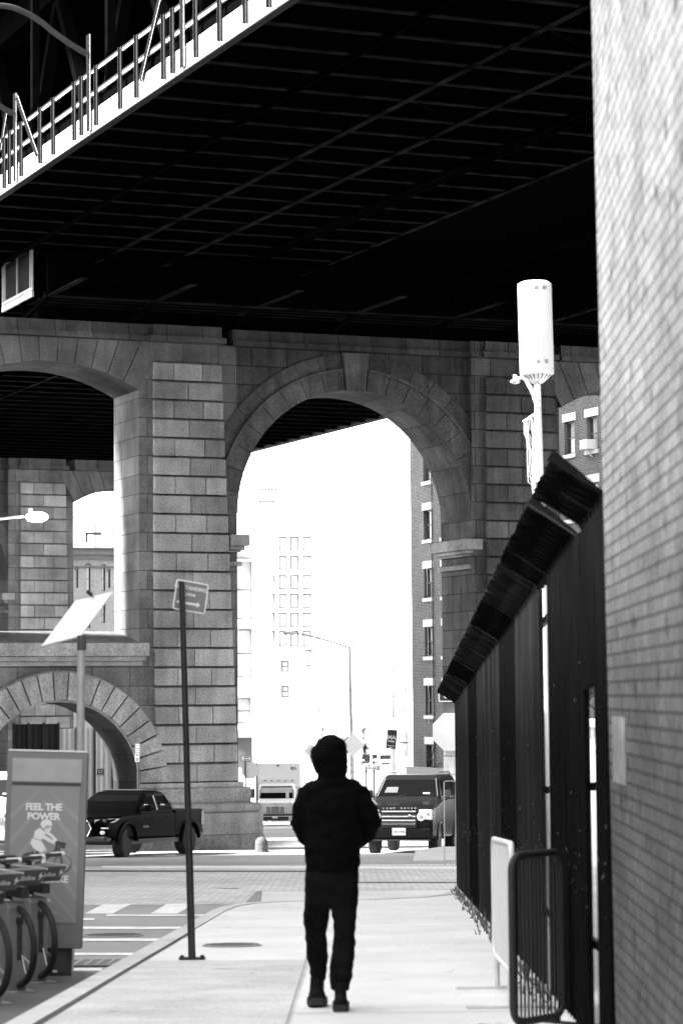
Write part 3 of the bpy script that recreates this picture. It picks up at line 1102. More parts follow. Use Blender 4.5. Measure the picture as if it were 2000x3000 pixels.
def fence_panel(y0, y1, bottom=0.06, seed=0, top=9):
    """y0 < y1; a corrugated sheet, its top bent out over the sidewalk"""
    rnd = random.Random(seed)
    n = max(8, int((y1 - y0) / 0.055 / 4) * 4)
    prof = [(0, bottom), (0, 1.0), (0, 2.0), (0, 2.90), (-0.03, 2.945), (-0.15, 3.015), (-0.28, 3.085)]
    prof = [q_ for q_ in prof if bottom <= q_[1] <= top]
    rows = []
    for dx, dz in prof:
        row = []
        for i in range(n + 1):
            y = y0 + (y1 - y0) * i / n
            c = [0, 1, 1, 0][i % 4] * 0.045
            k = 1 if dz < 2.96 else 1
            jag = (rnd.uniform(-0.012, 0.02) if dz > 3.06 else 0)
            row.append(Vector((FX(y) + c * 0.8 + dx * (1 + jag), y, gz(y) + dz + jag + (c * (1.35 if dz > 3.06 else 0.8) if dz > 2.96 else 0))) - FO)
        rows.append(row)
    m = MB()
    m.loft(rows, cap=False, closed=False)
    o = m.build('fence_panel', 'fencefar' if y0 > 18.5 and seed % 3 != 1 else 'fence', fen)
    s = o.modifiers.new('thick', 'SOLIDIFY')
    s.thickness = 0.006
    # galvanised bracket at the far joint of the sheet
    y = y1 - 0.03
    q = lambda dx, dz: Vector((FX(y) + dx, y, gz(y) + dz)) - FO
    b = MB().bar(q(0.0, 2.91), q(-0.285, 3.10), 0.010, 0.018, up=(0, 1, 0))
    b.bar(q(0.004, 2.84), q(0.004, 2.91), 0.014, 0.014)
    b.build('joint_bracket', 'barrierdark' if y0 < 20 else 'darkgrey', o)
    c = MB()
    for _ in range(int(10 * (y1 - y0))):
        yy = rnd.uniform(y0, y1)
        zz = rnd.choice([rnd.gauss(0.95, 0.10), rnd.gauss(0.95, 0.10), rnd.uniform(0.2, 2.2)])
        a, h = rnd.uniform(0.006, 0.022), rnd.uniform(0.006, 0.03)
        c.poly([Vector((FX(yy) - 0.010, yy - a, gz(yy) + zz)) - FO, Vector((FX(yy) - 0.010, yy + a, gz(yy) + zz + h * .3)) - FO, Vector((FX(yy) - 0.010, yy + a * .4, gz(yy) + zz + h)) - FO])
    c.build('paint_chips', 'midgrey', o)


ed = [18.95, 21.9, 24.9, 27.95, 31.0, 34.05, 37.2, 40.4]
for i, (a, b) in enumerate(zip(ed, ed[1:])):
    fence_panel(a, b - 0.02, seed=i)
fence_panel(18.60, 18.93, seed=20)
fence_panel(17.57, 18.58, bottom=2.9, seed=24)
fence_panel(14.95, 17.55, seed=21)
fence_panel(13.76, 14.48, bottom=2.0, seed=22)
fence_panel(14.5, 14.94, bottom=0.06, seed=25, top=2.9)
fence_panel(13.02, 13.74, seed=23)
for y in (20.3, 16.2, 21.9, 27.95, 34.05, 40.42):
    p = Vector((FX(y) + 0.10, y, gz(y))) - FO
    MB().tube([p, p + Vector((0, 0, 2.9))], 0.03, 8).build('fence_post', 'darkgrey', fen)
p = [Vector((FX(y) + 0.075, y, gz(y) + z)) - FO for z in (0.55, 1.45, 2.7) for y in (13.05, 40.4)]
m = MB()
for i in range(3):
    m.bar(p[2 * i], p[2 * i + 1], 0.03, 0.05)
m.build('fence_rail', 'darkgrey', fen)
# weeds in the joint at its foot
rnd = random.Random(5)
m = MB()
for _ in range(420):
    y = rnd.uniform(17, 40)
    x = FX(y) - abs(rnd.gauss(0, 0.06))
    h = abs(rnd.gauss(0.07, 0.05)) * (1.7 if 24 < y < 29 else 1)
    d = Vector((rnd.uniform(-.05, .05), rnd.uniform(-.05, .05), h))
    b_ = Vector((x, y, gz(y)))
    m.poly([b_ + Vector((-0.008, 0, 0)), b_ + Vector((0.008, 0.004, 0)), b_ + d])
o = m.build('weeds', 'weed')
tag(o, 'dry weeds and litter in the joint at the foot of the black fence', 'weeds', kind='stuff')
# ================================================================== BUILDINGS BEYOND THE ARCH
def holed(mb, P, ex, en, L, H, ops, depth):
    """wall quad grid from corner P along ex (L long, H high) with openings; en is the outward normal"""
    P, ex, en = Vector(P), Vector(ex), Vector(en)
    ez = Vector((0, 0, 1))
    q = lambda x, z, d=0: P + ex * x + ez * z - en * d
    xs = sorted({0, L} | {min(max(v, 0), L) for o in ops for v in o[:2]})
    zs = sorted({0, H} | {min(max(v, 0), H) for o in ops for v in o[2:4]})
    for x0, x1 in zip(xs, xs[1:]):
        for z0, z1 in zip(zs, zs[1:]):
            xm, zm = (x0 + x1) / 2, (z0 + z1) / 2
            if any(o[0] < xm < o[1] and o[2] < zm < o[3] for o in ops):
                continue
            mb.poly([q(x0, z0), q(x1, z0), q(x1, z1), q(x0, z1)])
    for a, b, c, d in ops:
        for (x0, z0), (x1, z1) in (((a, c), (b, c)), ((b, c), (b, d)), ((b, d), (a, d)), ((a, d), (a, c))):
            mb.poly([q(x0, z0), q(x1, z1), q(x1, z1, depth), q(x0, z0, depth)])
    return q


def window(root, q, ex, en, a, b, c, d, depth, frame, pane, fw=0.06, sash=True, lintel=None, sill=None, blind=None, vert=0):
    ex, en = Vector(ex), Vector(en)

    def slab(mb, x0, x1, z0, z1, d0, d1):
        mb.hexa([q(x0, z0, d0), q(x1, z0, d0), q(x1, z0, d1), q(x0, z0, d1), q(x0, z1, d0), q(x1, z1, d0), q(x1, z1, d1), q(x0, z1, d1)])
    m = MB()
    d0, d1 = depth - 0.09, depth + 0.02
    slab(m, a, a + fw, c, d, d0, d1)
    slab(m, b - fw, b, c, d, d0, d1)
    slab(m, a + fw, b - fw, c, c + fw, d0, d1)
    slab(m, a + fw, b - fw, d - fw, d, d0, d1)
    if sash:
        zm = (c + d) / 2
        slab(m, a + fw, b - fw, zm - fw * .4, zm + fw * .4, d0 + 0.02, d1)
    for i in range(vert):
        x = a + (b - a) * (i + 1) / (vert + 1)
        slab(m, x - fw * .3, x + fw * .3, c + fw, d - fw, d0 + 0.02, d1)
    o = m.build('window', frame, root)
    m = MB()
    slab(m, a + fw, b - fw, c + fw, d - fw, depth - 0.04, depth - 0.03)
    m.build('pane', pane, o)
    if blind:
        m = MB()
        slab(m, a + fw * 1.2 + (b - a) * .25, b - fw, (c + d) / 2, d - fw, depth - 0.048, depth - 0.042)
        m.build('blind', blind, o)
    if lintel:
        m = MB()
        slab(m, a - 0.18, b + 0.18, d + 0.003, d + lintel, -0.035, 0.10)
        m.build('lintel', 'trimstone', o)
    if sill:
        m = MB()
        slab(m, a - 0.14, b + 0.14, c - sill, c - 0.003, -0.08, 0.10)
        m.build('sill', 'trimstone', o)
    return o


# ---- brick tenement, its long side facing the street at the right
UB = 36.2
vA = ray_u(1205, 1800, UB)[1]      # far corner
vB = ray_u(1800, 1300, UB)[1]      # near end, behind the fence and wall
zb0 = -6.8
P0 = uv2w(UB, vA, zb0)
bt = thing('brick_tenement', 'dark brick tenement with pale lintels and sash windows right of the arch', 'building', P0, ANG)
Lb, Hb = vA - vB + 4, 17.5 - zb0
cols = []
for x0, x1 in ((1240, 1263.5), (1292, 1317), (1650, 1672), (1707, 1735)):
    cols.append((vA - ray_u(x0, 1500, UB)[1], vA - ray_u(x1, 1500, UB)[1]))
cw = cols[0][1] - cols[0][0]
c0 = cols[0][0]
pit = cols[1][0] - cols[0][0]
z1 = ray_u(1252, 1665, UB)[2]
z0 = ray_u(1252, 1581, UB)[2]
z1b = ray_u(1252, 1839, UB)[2]
fl_h = (ray_u(1252, 1494, UB)[2] - z1)
ops = []
k = 0
xs_ = [c0, c0 + pit]
x = c0 + pit + 3.4
while x < Lb - 2:
    xs_ += [x, x + pit]
    x += pit + 3.4
wh = (ray_u(1252, 1494, UB)[2] - z0)
for x in xs_:
    for r_ in range(-4, 3):
        top = z1 + r_ * fl_h - zb0
        if top < Hb - 0.5 and top - wh > 3.6:
            ops.append((x, x + cw, top - wh, top))
ops = [o for o in ops if o[1] < Lb]
mb = MB()
# local frame of bt: x = u, y = v ; wall runs along -v
q = holed(mb, (0, 0, 0), (0, -1, 0), (-1, 0, 0), Lb, Hb, ops, 0.28)
mb.poly([(0, 0, 0), (0, 0, Hb), (16, 0, Hb), (16, 0, 0)])
mb.poly([(0, 0, Hb), (16, 0, Hb), (16, -Lb, Hb), (0, -Lb, Hb)])
mb.poly([(0, -Lb, 0), (0, -Lb, Hb), (16, -Lb, Hb), (16, -Lb, 0)])
mb.box(0.4, 15.5, -Lb + 0.3, -0.3, 0.05, 3)
mb.build('wall', 'redbrick', bt)
MB().box(0.30, 0.35, -Lb, 0, 0.0, Hb).build('dark_interior', 'black', bt)
for i, (a, b, c, d) in enumerate(ops):
    window(bt, q, (0, -1, 0), (-1, 0, 0), a, b, c, d, 0.24, 'darkgrey', 'darkwin', fw=0.09, lintel=0.42, sill=0.20, blind='curtain' if i % 3 != 1 else None)
MB().box(-0.25, 0.3, -Lb, 0.25, Hb - 0.5, Hb + 0.1).build('cornice', 'trimstone', bt)
# pipes and slack cables on the wall
m = MB()
px_ = c0 + cw + 0.12
m.tube([(-0.06, -px_, 1.5), (-0.06, -px_, Hb - 1)], 0.035, 6)
m.tube([(-0.05, -c0 - 0.2, 4.2), (-0.06, -c0 - 0.9, 4.6), (-0.05, -c0 - 1.2, 5.4), (-0.05, -c0 - 1.7, 5.6), (-0.05, -c0 - 2.0, 6.6)], 0.03, 6)
m.tube([(-0.05, 0.02, 4.1), (-0.06, -1.4, 3.9), (-0.05, -3.8, 4.3)], 0.02, 6)
m.build('wall_cables', 'black', bt)
m = MB()
for k in range(3):
    zt = z1 - zb0 - k * fl_h
    m.tube([(-0.05, -c0 - 0.35, zt + 0.5), (-0.12, -c0 - 0.7, zt - 0.5), (-0.08, -c0 - 0.55, zt - 1.6 - k * .3)], 0.014, 5)
m.build('hanging_cable', 'white', bt)
# roller shutter and sign board at street level
m = MB().box(-0.45, -0.02, -6.4, -0.05, 3.0, 4.05)
m.build('sign_board', 'midgrey', bt)
m = MB()
for i in range(22):
    z = 0.6 + i * 0.11
    m.prism([(-0.10, -6.2, z), (-0.16, -6.2, z + 0.05), (-0.10, -6.2, z + 0.105)], (0, 6.0, 0))
m.build('roller_shutter', 'midgrey', bt)
a = (ops[[i for i, o in enumerate(ops) if abs(o[0] - xs_[0]) < .1][0]])
# air conditioner in one upper window (right opening)
j = min(range(len(ops)), key=lambda i: (Vector(bt.location) + Matrix.Rotation(ANG, 3, 'Z') @ q((ops[i][0] + ops[i][1]) / 2, ops[i][2]) - at(1722, 1300, (Vector(bt.location) + Matrix.Rotation(ANG, 3, 'Z') @ q(ops[i][0], 0)).y)).length)
o = ops[j]
ac = thing('air_conditioner', 'boxy white air conditioner propped in a tenement window', 'air conditioner', bt.location, ANG)
m = MB().box(-0.50, 0.18, -o[0] - 0.85, -o[0] - 0.12, o[2] + 0.02, o[2] + 0.52)
m.build('casing', 'white', ac, bevel=0.02)
m = MB()
for i in range(6):
    m.box(-0.51, -0.50, -o[0] - 0.80, -o[0] - 0.17, o[2] + 0.07 + i * 0.07, o[2] + 0.10 + i * 0.07)
m.build('grille', 'midgrey', ac)
MB().bar((-0.42, -o[0] - 0.6, o[2]), (-0.03, -o[0] - 0.6, o[2] - 0.35), 0.05, 0.05).build('bracket', 'white', ac)


def block(name, label, X0, X1, Y, D, zt, mat, ops_px, zb=None, depth=0.25, frame='greyframe', pane='palewin', cat='building', side_ops=(), fw=0.08, sash=True, cornice=True, yaw=0.0, vert=0):
    """box building facing the viewer; ops_px are pixel rectangles on its front plane"""
    zb = rz(Y) - 0.5 if zb is None else zb
    t = thing(name, label, cat, (X0, Y, zb))
    H = zt - zb
    L = X1 - X0
    ops = []
    for x0, y0, x1, y1 in ops_px:
        a, b = at(x0, y1, Y), at(x1, y0, Y)
        ops.append((max(a.x - X0, 0.05), min(b.x - X0, L - 0.05), a.z - zb, b.z - zb))
    ops = [o for o in ops if o[1] - o[0] > 0.1]
    m = MB()
    qf = holed(m, (0, 0, 0), (1, 0, 0), (0, -1, 0), L, H, ops, depth)
    qs = holed(m, (L, 0, 0), (0, 1, 0), (1, 0, 0), D, H, list(side_ops), depth)
    m.poly([(0, 0, 0), (0, D, 0), (0, D, H), (0, 0, H)])
    m.poly([(0, D, 0), (L, D, 0), (L, D, H), (0, D, H)])
    m.poly([(0, 0, H), (L, 0, H), (L, D, H), (0, D, H)])
    m.build('wall', mat, t)
    for o in ops:
        window(t, qf, (1, 0, 0), (0, -1, 0), *o, depth, frame, pane, fw=fw, sash=sash, vert=vert)
    for o in side_ops:
        window(t, qs, (0, 1, 0), (1, 0, 0), *o, depth, 'plaster', 'plaster', fw=fw, sash=sash)
    if cornice:
        c = MB().box(-0.3, L + 0.45, -0.45, D + .3, H - 0.35, H + 0.02)
        c.box(-0.2, L + 0.3, -0.3, D + .2, H - 0.75, H - 0.353)
        c.box(-0.2, L + 0.18, -0.18, D + .1, H - 1.35, H - 1.2)
        for i in range(int(D / 1.2)):
            c.box(L, L + 0.22, 0.6 + i * 1.2, 0.85 + i * 1.2, H - 2.4, H - 1.9)
        c.build('cornice', 'trimstone', t)
    return t, qf, qs


# corner building at the left of the street
Y = 185
x1 = at(771, 2000, Y).x
t, qf, qs = block('corner_building', 'pale corner building with moulded cornice and shopfronts left in the arch', -14, x1, Y, 23, at(771, 1590, Y).z, 'palebrick',
                  [(677, 1640, 736, 1815), (677, 1843, 736, 1985), (677, 2045, 733, 2120), (600, 1640, 655, 1815), (600, 1843, 655, 1985), (600, 2045, 655, 2120)],
                  side_ops=[(3 + i * 3.6, 4.3 + i * 3.6, 5.2 + j * 4.06, 7.4 + j * 4.06) for i in range(5) for j in range(3)])
zb = t.location.z
for i, py in enumerate((1633, 1836, 2039)):          # segmental window heads
    m = MB()
    a, b = at(677, py, Y), at(737, py + 6, Y)
    c_ = []
    for k in range(9):
        u = k / 8
        c_.append(Vector((a.x + (b.x - a.x) * u - t.location.x, -0.10, a.z - zb - 0.18 * (2 * u - 1) ** 2)))
    m.tube(c_, 0.06, 6)
    m.build('window_hood', 'midgrey', t)
a, b = at(700, 2232, Y), at(737, 2140, Y)
MB().box(a.x - 14 * 0 - t.location.x - 1.0, b.x - t.location.x, -0.12, 0.02, a.z - zb - .4, b.z - zb).build('shop_door', 'darkgrey', t)
a, b = at(660, 2161, Y), at(749, 2141, Y)
MB().box(a.x - t.location.x, b.x - t.location.x, -0.7, -0.002, a.z - zb, b.z - zb).build('door_canopy', 'midgrey', t)
L = x1 + 14
for y0, y1 in ((0.6, 5.4), (9.0, 13.5), (14.2, 20)):
    MB().box(L + 0.003, L + 0.05, y0, y1, 1.0, 3.9).build('shopfront', 'black', t)
    m = MB()
    for k in range(4):
        yy = y0 + (y1 - y0) * k / 3.2
        m.tube([(L + 0.02, yy, 4.25), (L + 0.35, yy, 4.18), (L + 0.5, yy, 3.9), (L + 0.52, yy, 3.6)], 0.12, 6)
    m.build('awning', 'midgrey', t)
m = MB()
for yy in (6.2, 7.0, 8.0):
    m.tube([(L + 0.08, yy, 0.3), (L + 0.08, yy, 16)], 0.05, 6)
m.build('downpipes', 'lightgrey', t)

# pale grid-windowed block behind
Y = 236
ops = []
for x0, x1 in ((816, 839), (850, 875), (886, 912)):
    for y0, y1 in ((1572, 1614), (1628, 1670), (1684, 1727), (1739, 1782), (1794, 1839), (1848, 1895)):
        ops.append((x0, y0, x1, y1))
ops += [(770, y0, 805, y1) for y0, y1 in ((1684, 1727), (1739, 1782), (1794, 1839), (1848, 1895))] + [(886, 1903, 912, 1936), (886, 1946, 912, 1975)]
t, qf, qs = block('loft_building', 'tall pale loft building with a grid of large windows behind the corner', -9.5, at(926, 2000, Y).x, Y, 40, at(926, 1490, Y).z, 'plaster', ops, sash=False, cornice=False, fw=0.13,
                  side_ops=[(2 + i * 4, 5 + i * 4, 6 + j * 1.72 * 1.0, 7.3 + j * 1.72) for i in range(9) for j in range(1, 10, 2)])
m = MB()
zb = t.location.z
for py in (1560, 1618, 1675, 1732, 1788, 1844, 1900):
    z = at(900, py, Y).z - zb
    m.box(0, at(926, 2000, Y).x + 9.5, -0.10, -0.002, z - 0.06, z + 0.06)
m.build('string_course', 'trimstone', t)
# taller far tower
Y = 420
t, _, _ = block('office_tower', 'faint tall white tower rising far behind the loft building', at(560, 1500, Y).x, at(815, 1500, Y).x, Y, 25, at(815, 1422, Y).z, 'plaster',
                [(757 + i * 9, 1430, 763 + i * 9, 1438) for i in range(6)] + [(757, 1466, 805, 1476)], cornice=False, sash=False, fw=0.2)
# low white house with two dark framed windows
Y = 214
x0, x1 = at(780, 2000, Y).x, at(888, 2000, Y).x
t, qf, qs = block('white_house', 'low white plastered house with two dark framed sash windows', x0, x1, Y, 14, at(880, 1900, Y).z, 'plaster',
                  [(823, 1935, 846, 1969), (824, 2008, 847, 2043)], frame='darkgrey', fw=0.11, cornice=False)
m = MB()
zb = t.location.z
L = x1 - x0
for k in range(5):                # fire escape at its street side
    z = 2.6 + k * 2.1
    m.box(L + 0.05, L + 0.95, 1, 6, z, z + 0.06)
    for i in range(6):
        m.box(L + 0.93, L + 0.95, 1 + i, 1.03 + i, z, z + 1.0)
    m.box(L + 0.93, L + 0.95, 1, 6, z + 0.97, z + 1.02)
    for xx in (.3, .75):
        m.bar((L + xx, 1.4, z), (L + xx, 5.2, z - 2.0), 0.03, 0.05)
m.build('fire_escape', 'midgrey', t)
m = MB()
for k in range(5):
    m.box(L - 3.6 + k * 0.02, L - 0.4, -0.06, -0.003, 1.2 + k * 0.9, 1.23 + k * 0.9)
m.build('facade_grooves', 'lightgrey', t)

# white buildings receding along the right side of the street
Y = 176
xr = at(1207, 2000, Y).x
t = thing('white_row_house', 'sunlit white row house with a fire escape beyond the brick tenement', 'building', (xr, Y, rz(Y) - .5))
H = at(1190, 1392, Y).z - t.location.z
m = MB()
ops = [(3 + i * 3.4, 4.2 + i * 3.4, 4.5 + j * 3.4, 6.4 + j * 3.4) for i in range(9) for j in range(5) if 6.4 + j * 3.4 < H - 1]
q = holed(m, (0, 0, 0), (0, 1, 0), (-1, 0, 0), 34, H, ops, 0.10)
m.poly([(0, 0, 0), (12, 0, 0), (12, 0, H), (0, 0, H)])
m.poly([(0, 0, H), (12, 0, H), (12, 34, H), (0, 34, H)])
m.poly([(0, 34, 0), (12, 34, 0), (12, 34, H), (0, 34, H)])
m.build('wall', 'palebrick', t)
for o in ops:
    window(t, q, (0, 1, 0), (-1, 0, 0), *o, 0.09, 'greyframe', 'plaster')
m = MB()
for k in range(5):
    z = 4.2 + k * 3.4
    m.box(-1.0, -0.05, 4, 11, z, z + 0.07)
    m.box(-1.0, -0.96, 4, 11, z + 0.95, z + 1.0)
    for i in range(15):
        m.box(-1.0, -0.97, 4 + i * 0.5, 4.03 + i * 0.5, z, z + 1.0)
    for xx in (-0.75, -0.3):
        m.bar((xx, 4.6, z), (xx, 10, z - 3.2), 0.03, 0.06)
    for i in range(12):
        m.box(-0.75, -0.3, 4.7 + i * .45, 4.73 + i * .45, z - .1 - i * .266, z - .07 - i * .266)
m.build('fire_escape', 'midgrey', t)
Y = 215
t = thing('white_loft', 'plain pale loft block at the far end of the right row', 'building', (at(1180, 2000, Y).x, Y, rz(Y) - .5))
H = at(1190, 1560, Y).z - t.location.z
ops = [(2 + i * 4, 4.6 + i * 4, 4 + j * 3.8, 6.2 + j * 3.8) for i in range(12) for j in range(4)]
m = MB()
q = holed(m, (0, 0, 0), (0, 1, 0), (-1, 0, 0), 60, H, ops, 0.2)
m.poly([(0, 0, 0), (12, 0, 0), (12, 0, H), (0, 0, H)])
m.poly([(0, 0, H), (12, 0, H), (12, 60, H), (0, 60, H)])
m.build('wall', 'plaster', t)
for o in ops:
    window(t, q, (0, 1, 0), (-1, 0, 0), *o, 0.18, 'greyframe', 'plaster')

# building seen through the left opening: arched windows below a moulded cornice
Pa = ray_v(222, 1700, 75)
t = thing('arched_window_building', 'white building with tall arched windows and parapet seen through the left opening', 'building', uv2w(Pa[0] - 6, 75, -6), ANG + R(0))
H = ray_v(300, 1605, 75)[2] + 6
m = MB()
wins = []
for x0, x1, y0, y1 in ((252, 266, 1660, 1732), (299, 309, 1660, 1732), (252, 266, 1775, 1840), (299, 309, 1775, 1825), (222, 230, 1668, 1722), (318, 324, 1672, 1722)):
    a, b = ray_v(x0, y1, 75), ray_v(x1, y0, 75)
    wins.append((a[0] - Pa[0] + 6, b[0] - Pa[0] + 6, a[2] + 6, b[2] + 6))
wins += [(16 + i * 2.2, 16.8 + i * 2.2, wins[0][2], wins[0][3]) for i in range(4)]
WB = ray_v(520, 1700, 75)[0] - Pa[0] + 6
wins = [o for o in wins if o[1] < WB - .3]
q = holed(m, (0, 0, 0), (1, 0, 0), (0, -1, 0), WB, H, wins, 0.2)
m.poly([(0, 0, H), (WB, 0, H), (WB, 14, H), (0, 14, H)])
m.poly([(WB, 0, 0), (WB, 0, H), (WB, 14, H), (WB, 14, 0)])
m.poly([(0, 0, 0), (0, 0, H), (0, 14, H), (0, 14, 0)])
m.build('wall', 'palebrick', t)
for o in wins:
    w_ = window(t, q, (1, 0, 0), (0, -1, 0), *o, 0.2, 'darkgrey', 'palewin', fw=0.05)
    a, b, c, d = o
    c_ = [((a + b) / 2 + (b - a) * .6 * math.cos(PI * k / 10), -0.05, d + (b - a) * .6 * math.sin(PI * k / 10)) for k in range(11)]
    MB().tube(c_, 0.04, 5).build('arched_head', 'midgrey', w_)
c = MB()
for k, (dz, e) in enumerate(((0, .35), (-.35, .25), (-.6, .18), (-1.1, .12))):
    c.box(-.2, WB + .2, -e, -0.003, H + dz - 0.10, H + dz)
c.build('cornice', 'midgrey', t)
MB().box(8.2, WB - .3, 3.5, 10, H, H + 1.6).build('roof_bulkhead', 'plaster', t)
m = MB()
for i in range(6):
    x = 6.8 + i * 1.1
    m.box(x, x + 0.04, 2, 2.04, H, H + 2.0)
m.box(6.5, WB, 2, 2.04, H + 1.95, H + 2.0)
m.box(7.2, 8.2, 1.8, 1.9, H + 0.9, H + 1.05)
m.box(7.2, 7.35, 1.8, 1.9, H + 0.4, H + 1.05)
m.build('roof_railing', 'darkgrey', t)

# yard fence behind the lower arch
for (x0, x1, yt, mat, lab, v) in ((40, 172, 2122, 'hoard', 'grey corrugated hoarding seen through the low arch', 17), (172, 330, 2135, 'lightgrey', 'pale corrugated hoarding seen through the low arch beside the grey one', 17.3)):
    a, b = ray_v(x0, yt, v), ray_v(x1, yt, v)
    t = thing('hoarding', lab, 'fence', uv2w(a[0], v, -4.5), ANG)
    H = a[2] + 4.5
    rows = []
    n = int((b[0] - a[0]) / 0.05)
    for z in (0, H):
        rows.append([Vector(((b[0] - a[0]) * i / n, [0, .014, .014, 0][i % 4], z)) for i in range(n + 1)])
    m = MB()
    m.loft(rows, cap=False, closed=False)
    m.build('sheet', mat, t)
    m = MB()
    for i in range(4):
        m.box((b[0] - a[0]) * i / 3 - 0.04, (b[0] - a[0]) * i / 3 + 0.04, -0.03, -0.002, 0, H + 0.05)
    m.build('fence_post', 'black', t)

# far elevated road and trees at the end of the street
Y = 700
z = at(1050, 2112, Y).z
t = thing('elevated_road', 'pale elevated highway crossing the far end of the street', 'bridge', (0, Y, z))
MB().box(-60, 60, 0, 12, 0, 1.0).build('deck', 'lightgrey', t)
m = MB()
for i in range(12):
    m.box(-58 + i * 10, -57 + i * 10, 2, 10, -14, -0.003)
m.build('pillars', 'lightgrey', t)


def conifer(px, py0, py1, Y, label, wpx, seed):
    a, b = at(px, py0, Y), at(px, py1, Y)
    t = thing('evergreen_tree', label, 'tree', (a.x, Y, a.z), group=None)
    H = b.z - a.z
    W = wpx / F * Y / 2
    MB().tube([(0, 0, -2), (0, 0, H * 0.5), (0, 0, H * .97)], [H * .025, H * .018, H * .004], 7).build('trunk', 'bark', t)
    rnd = random.Random(seed)
    m = MB()
    for i in range(34):
        f = rnd.uniform(0.10, 0.99)
        ang = rnd.uniform(0, 2 * PI)
        ln = W * (1.05 - f) * rnd.uniform(0.6, 1.15) + W * .12
        base = Vector((0, 0, H * f))
        tip = base + Vector((math.cos(ang) * ln, math.sin(ang) * ln, ln * rnd.uniform(-0.1, 0.45)))
        for k in range(22):
            p = base.lerp(tip, rnd.uniform(0.15, 1)) + Vector((rnd.gauss(0, .12), rnd.gauss(0, .12), rnd.gauss(0, .14))) * W * .55
            s_ = W * rnd.uniform(0.14, 0.32)
            d1 = Vector((rnd.gauss(0, 1), rnd.gauss(0, 1), rnd.gauss(0, 1))).normalized() * s_
            d2 = Vector((rnd.gauss(0, 1), rnd.gauss(0, 1), rnd.gauss(0, 1))).normalized() * s_ * .6
            m.poly([p, p + d1, p + d1 * .7 + d2])
    m.build('crown', 'leaf', t)


conifer(1066, 2235, 2114, 400, 'small bushy evergreen tree at the end of the street', 42, 3)
conifer(1176, 2235, 2112, 380, 'narrow evergreen partly hidden by the white row house', 34, 9)
conifer(945, 2235, 2118, 430, 'evergreen partly hidden behind the hooded walker', 30, 4)
Y = 360
a = at(1003, 2240, Y)
t = thing('bare_tree', 'leafless street tree with thin upright branches behind the walker', 'tree', (a.x, Y, a.z))
H = at(1003, 2070, Y).z - a.z
rnd = random.Random(2)
m = MB().tube([(0, 0, -1), (0, 0, H * .35)], [.16, .12], 7)
m.build('trunk', 'bark', t)
m = MB()
for i in range(16):
    an = rnd.uniform(0, 6.28)
    r_ = rnd.uniform(.4, 1.3)
    p0 = Vector((0, 0, H * rnd.uniform(.22, .36)))
    p1 = p0 + Vector((math.cos(an) * r_ * .6, math.sin(an) * r_ * .6, H * .25))
    p2 = p0 + Vector((math.cos(an) * r_, math.sin(an) * r_, H * rnd.uniform(.4, .64)))
    m.tube([p0, p1, p2], [.06, .04, .012], 5)
    for k in range(3):
        b = p1.lerp(p2, rnd.uniform(0, .8))
        m.tube([b, b + Vector((rnd.uniform(-.5, .5), rnd.uniform(-.5, .5), rnd.uniform(.5, 1.1)))], [.025, .008], 4)
m.build('branches', 'bark', t)
# ================================================================== VEHICLES
def rr(w, zb, zt, r=0.08, n=4):
    """rounded rectangle ring in x,z"""
    pts = []
    for cx, cz, a0 in ((w - r, zt - r, 0), (-w + r, zt - r, PI / 2), (-w + r, zb + r, PI), (w - r, zb + r, 1.5 * PI)):
        for k in range(n + 1):
            a = a0 + PI / 2 * k / n
            pts.append((cx + r * math.cos(a), cz + r * math.sin(a)))
    return pts


def hull(st):
    m = MB()
    m.loft([[Vector((x, y, z)) for x, z in rr(w, zb, zt, r)] for y, w, zb, zt, r in st])
    return m


def quadp(m, a, b, c, d, n, t=0.012):
    """thin panel from four corners, raised along n"""
    n = Vector(n).normalized() * t
    p = [Vector(x) for x in (a, b, c, d)]
    m.hexa(p + [x + n for x in p])


def wheel(root, x, y, r, w, rim='midgrey', steer=0.0):
    o = thing_part('wheel', root, (x, y, r), steer)
    MB().lathe([(r * .62, -w / 2), (r * .93, -w / 2), (r, -w * .36), (r, w * .36), (r * .93, w / 2), (r * .62, w / 2)], n=28, axis='x').build('tyre', 'rubber', o, smooth=True)
    s = 1 if x > 0 else -1
    m = MB().lathe([(0.01, s * w * .30), (r * .20, s * w * .42), (r * .22, s * w * .28), (r * .55, s * w * .24), (r * .64, s * w * .46), (r * .66, s * w * .30), (r * .66, 0), (0.01, 0)], n=24, axis='x')
    for k in range(5):
        a = 2 * PI * k / 5
        m.bar((s * w * .34, math.cos(a) * r * .15, math.sin(a) * r * .15), (s * w * .34, math.cos(a) * r * .6, math.sin(a) * r * .6), r * .16, w * .12, up=(1, 0, 0))
    m.build('rim', rim, o)


def thing_part(name, parent, loc, rz_=0.0):
    o = bpy.data.objects.new(name, None)
    COL.objects.link(o)
    o.parent = parent
    o.location = loc
    o.rotation_euler = (0, 0, rz_)
    return o


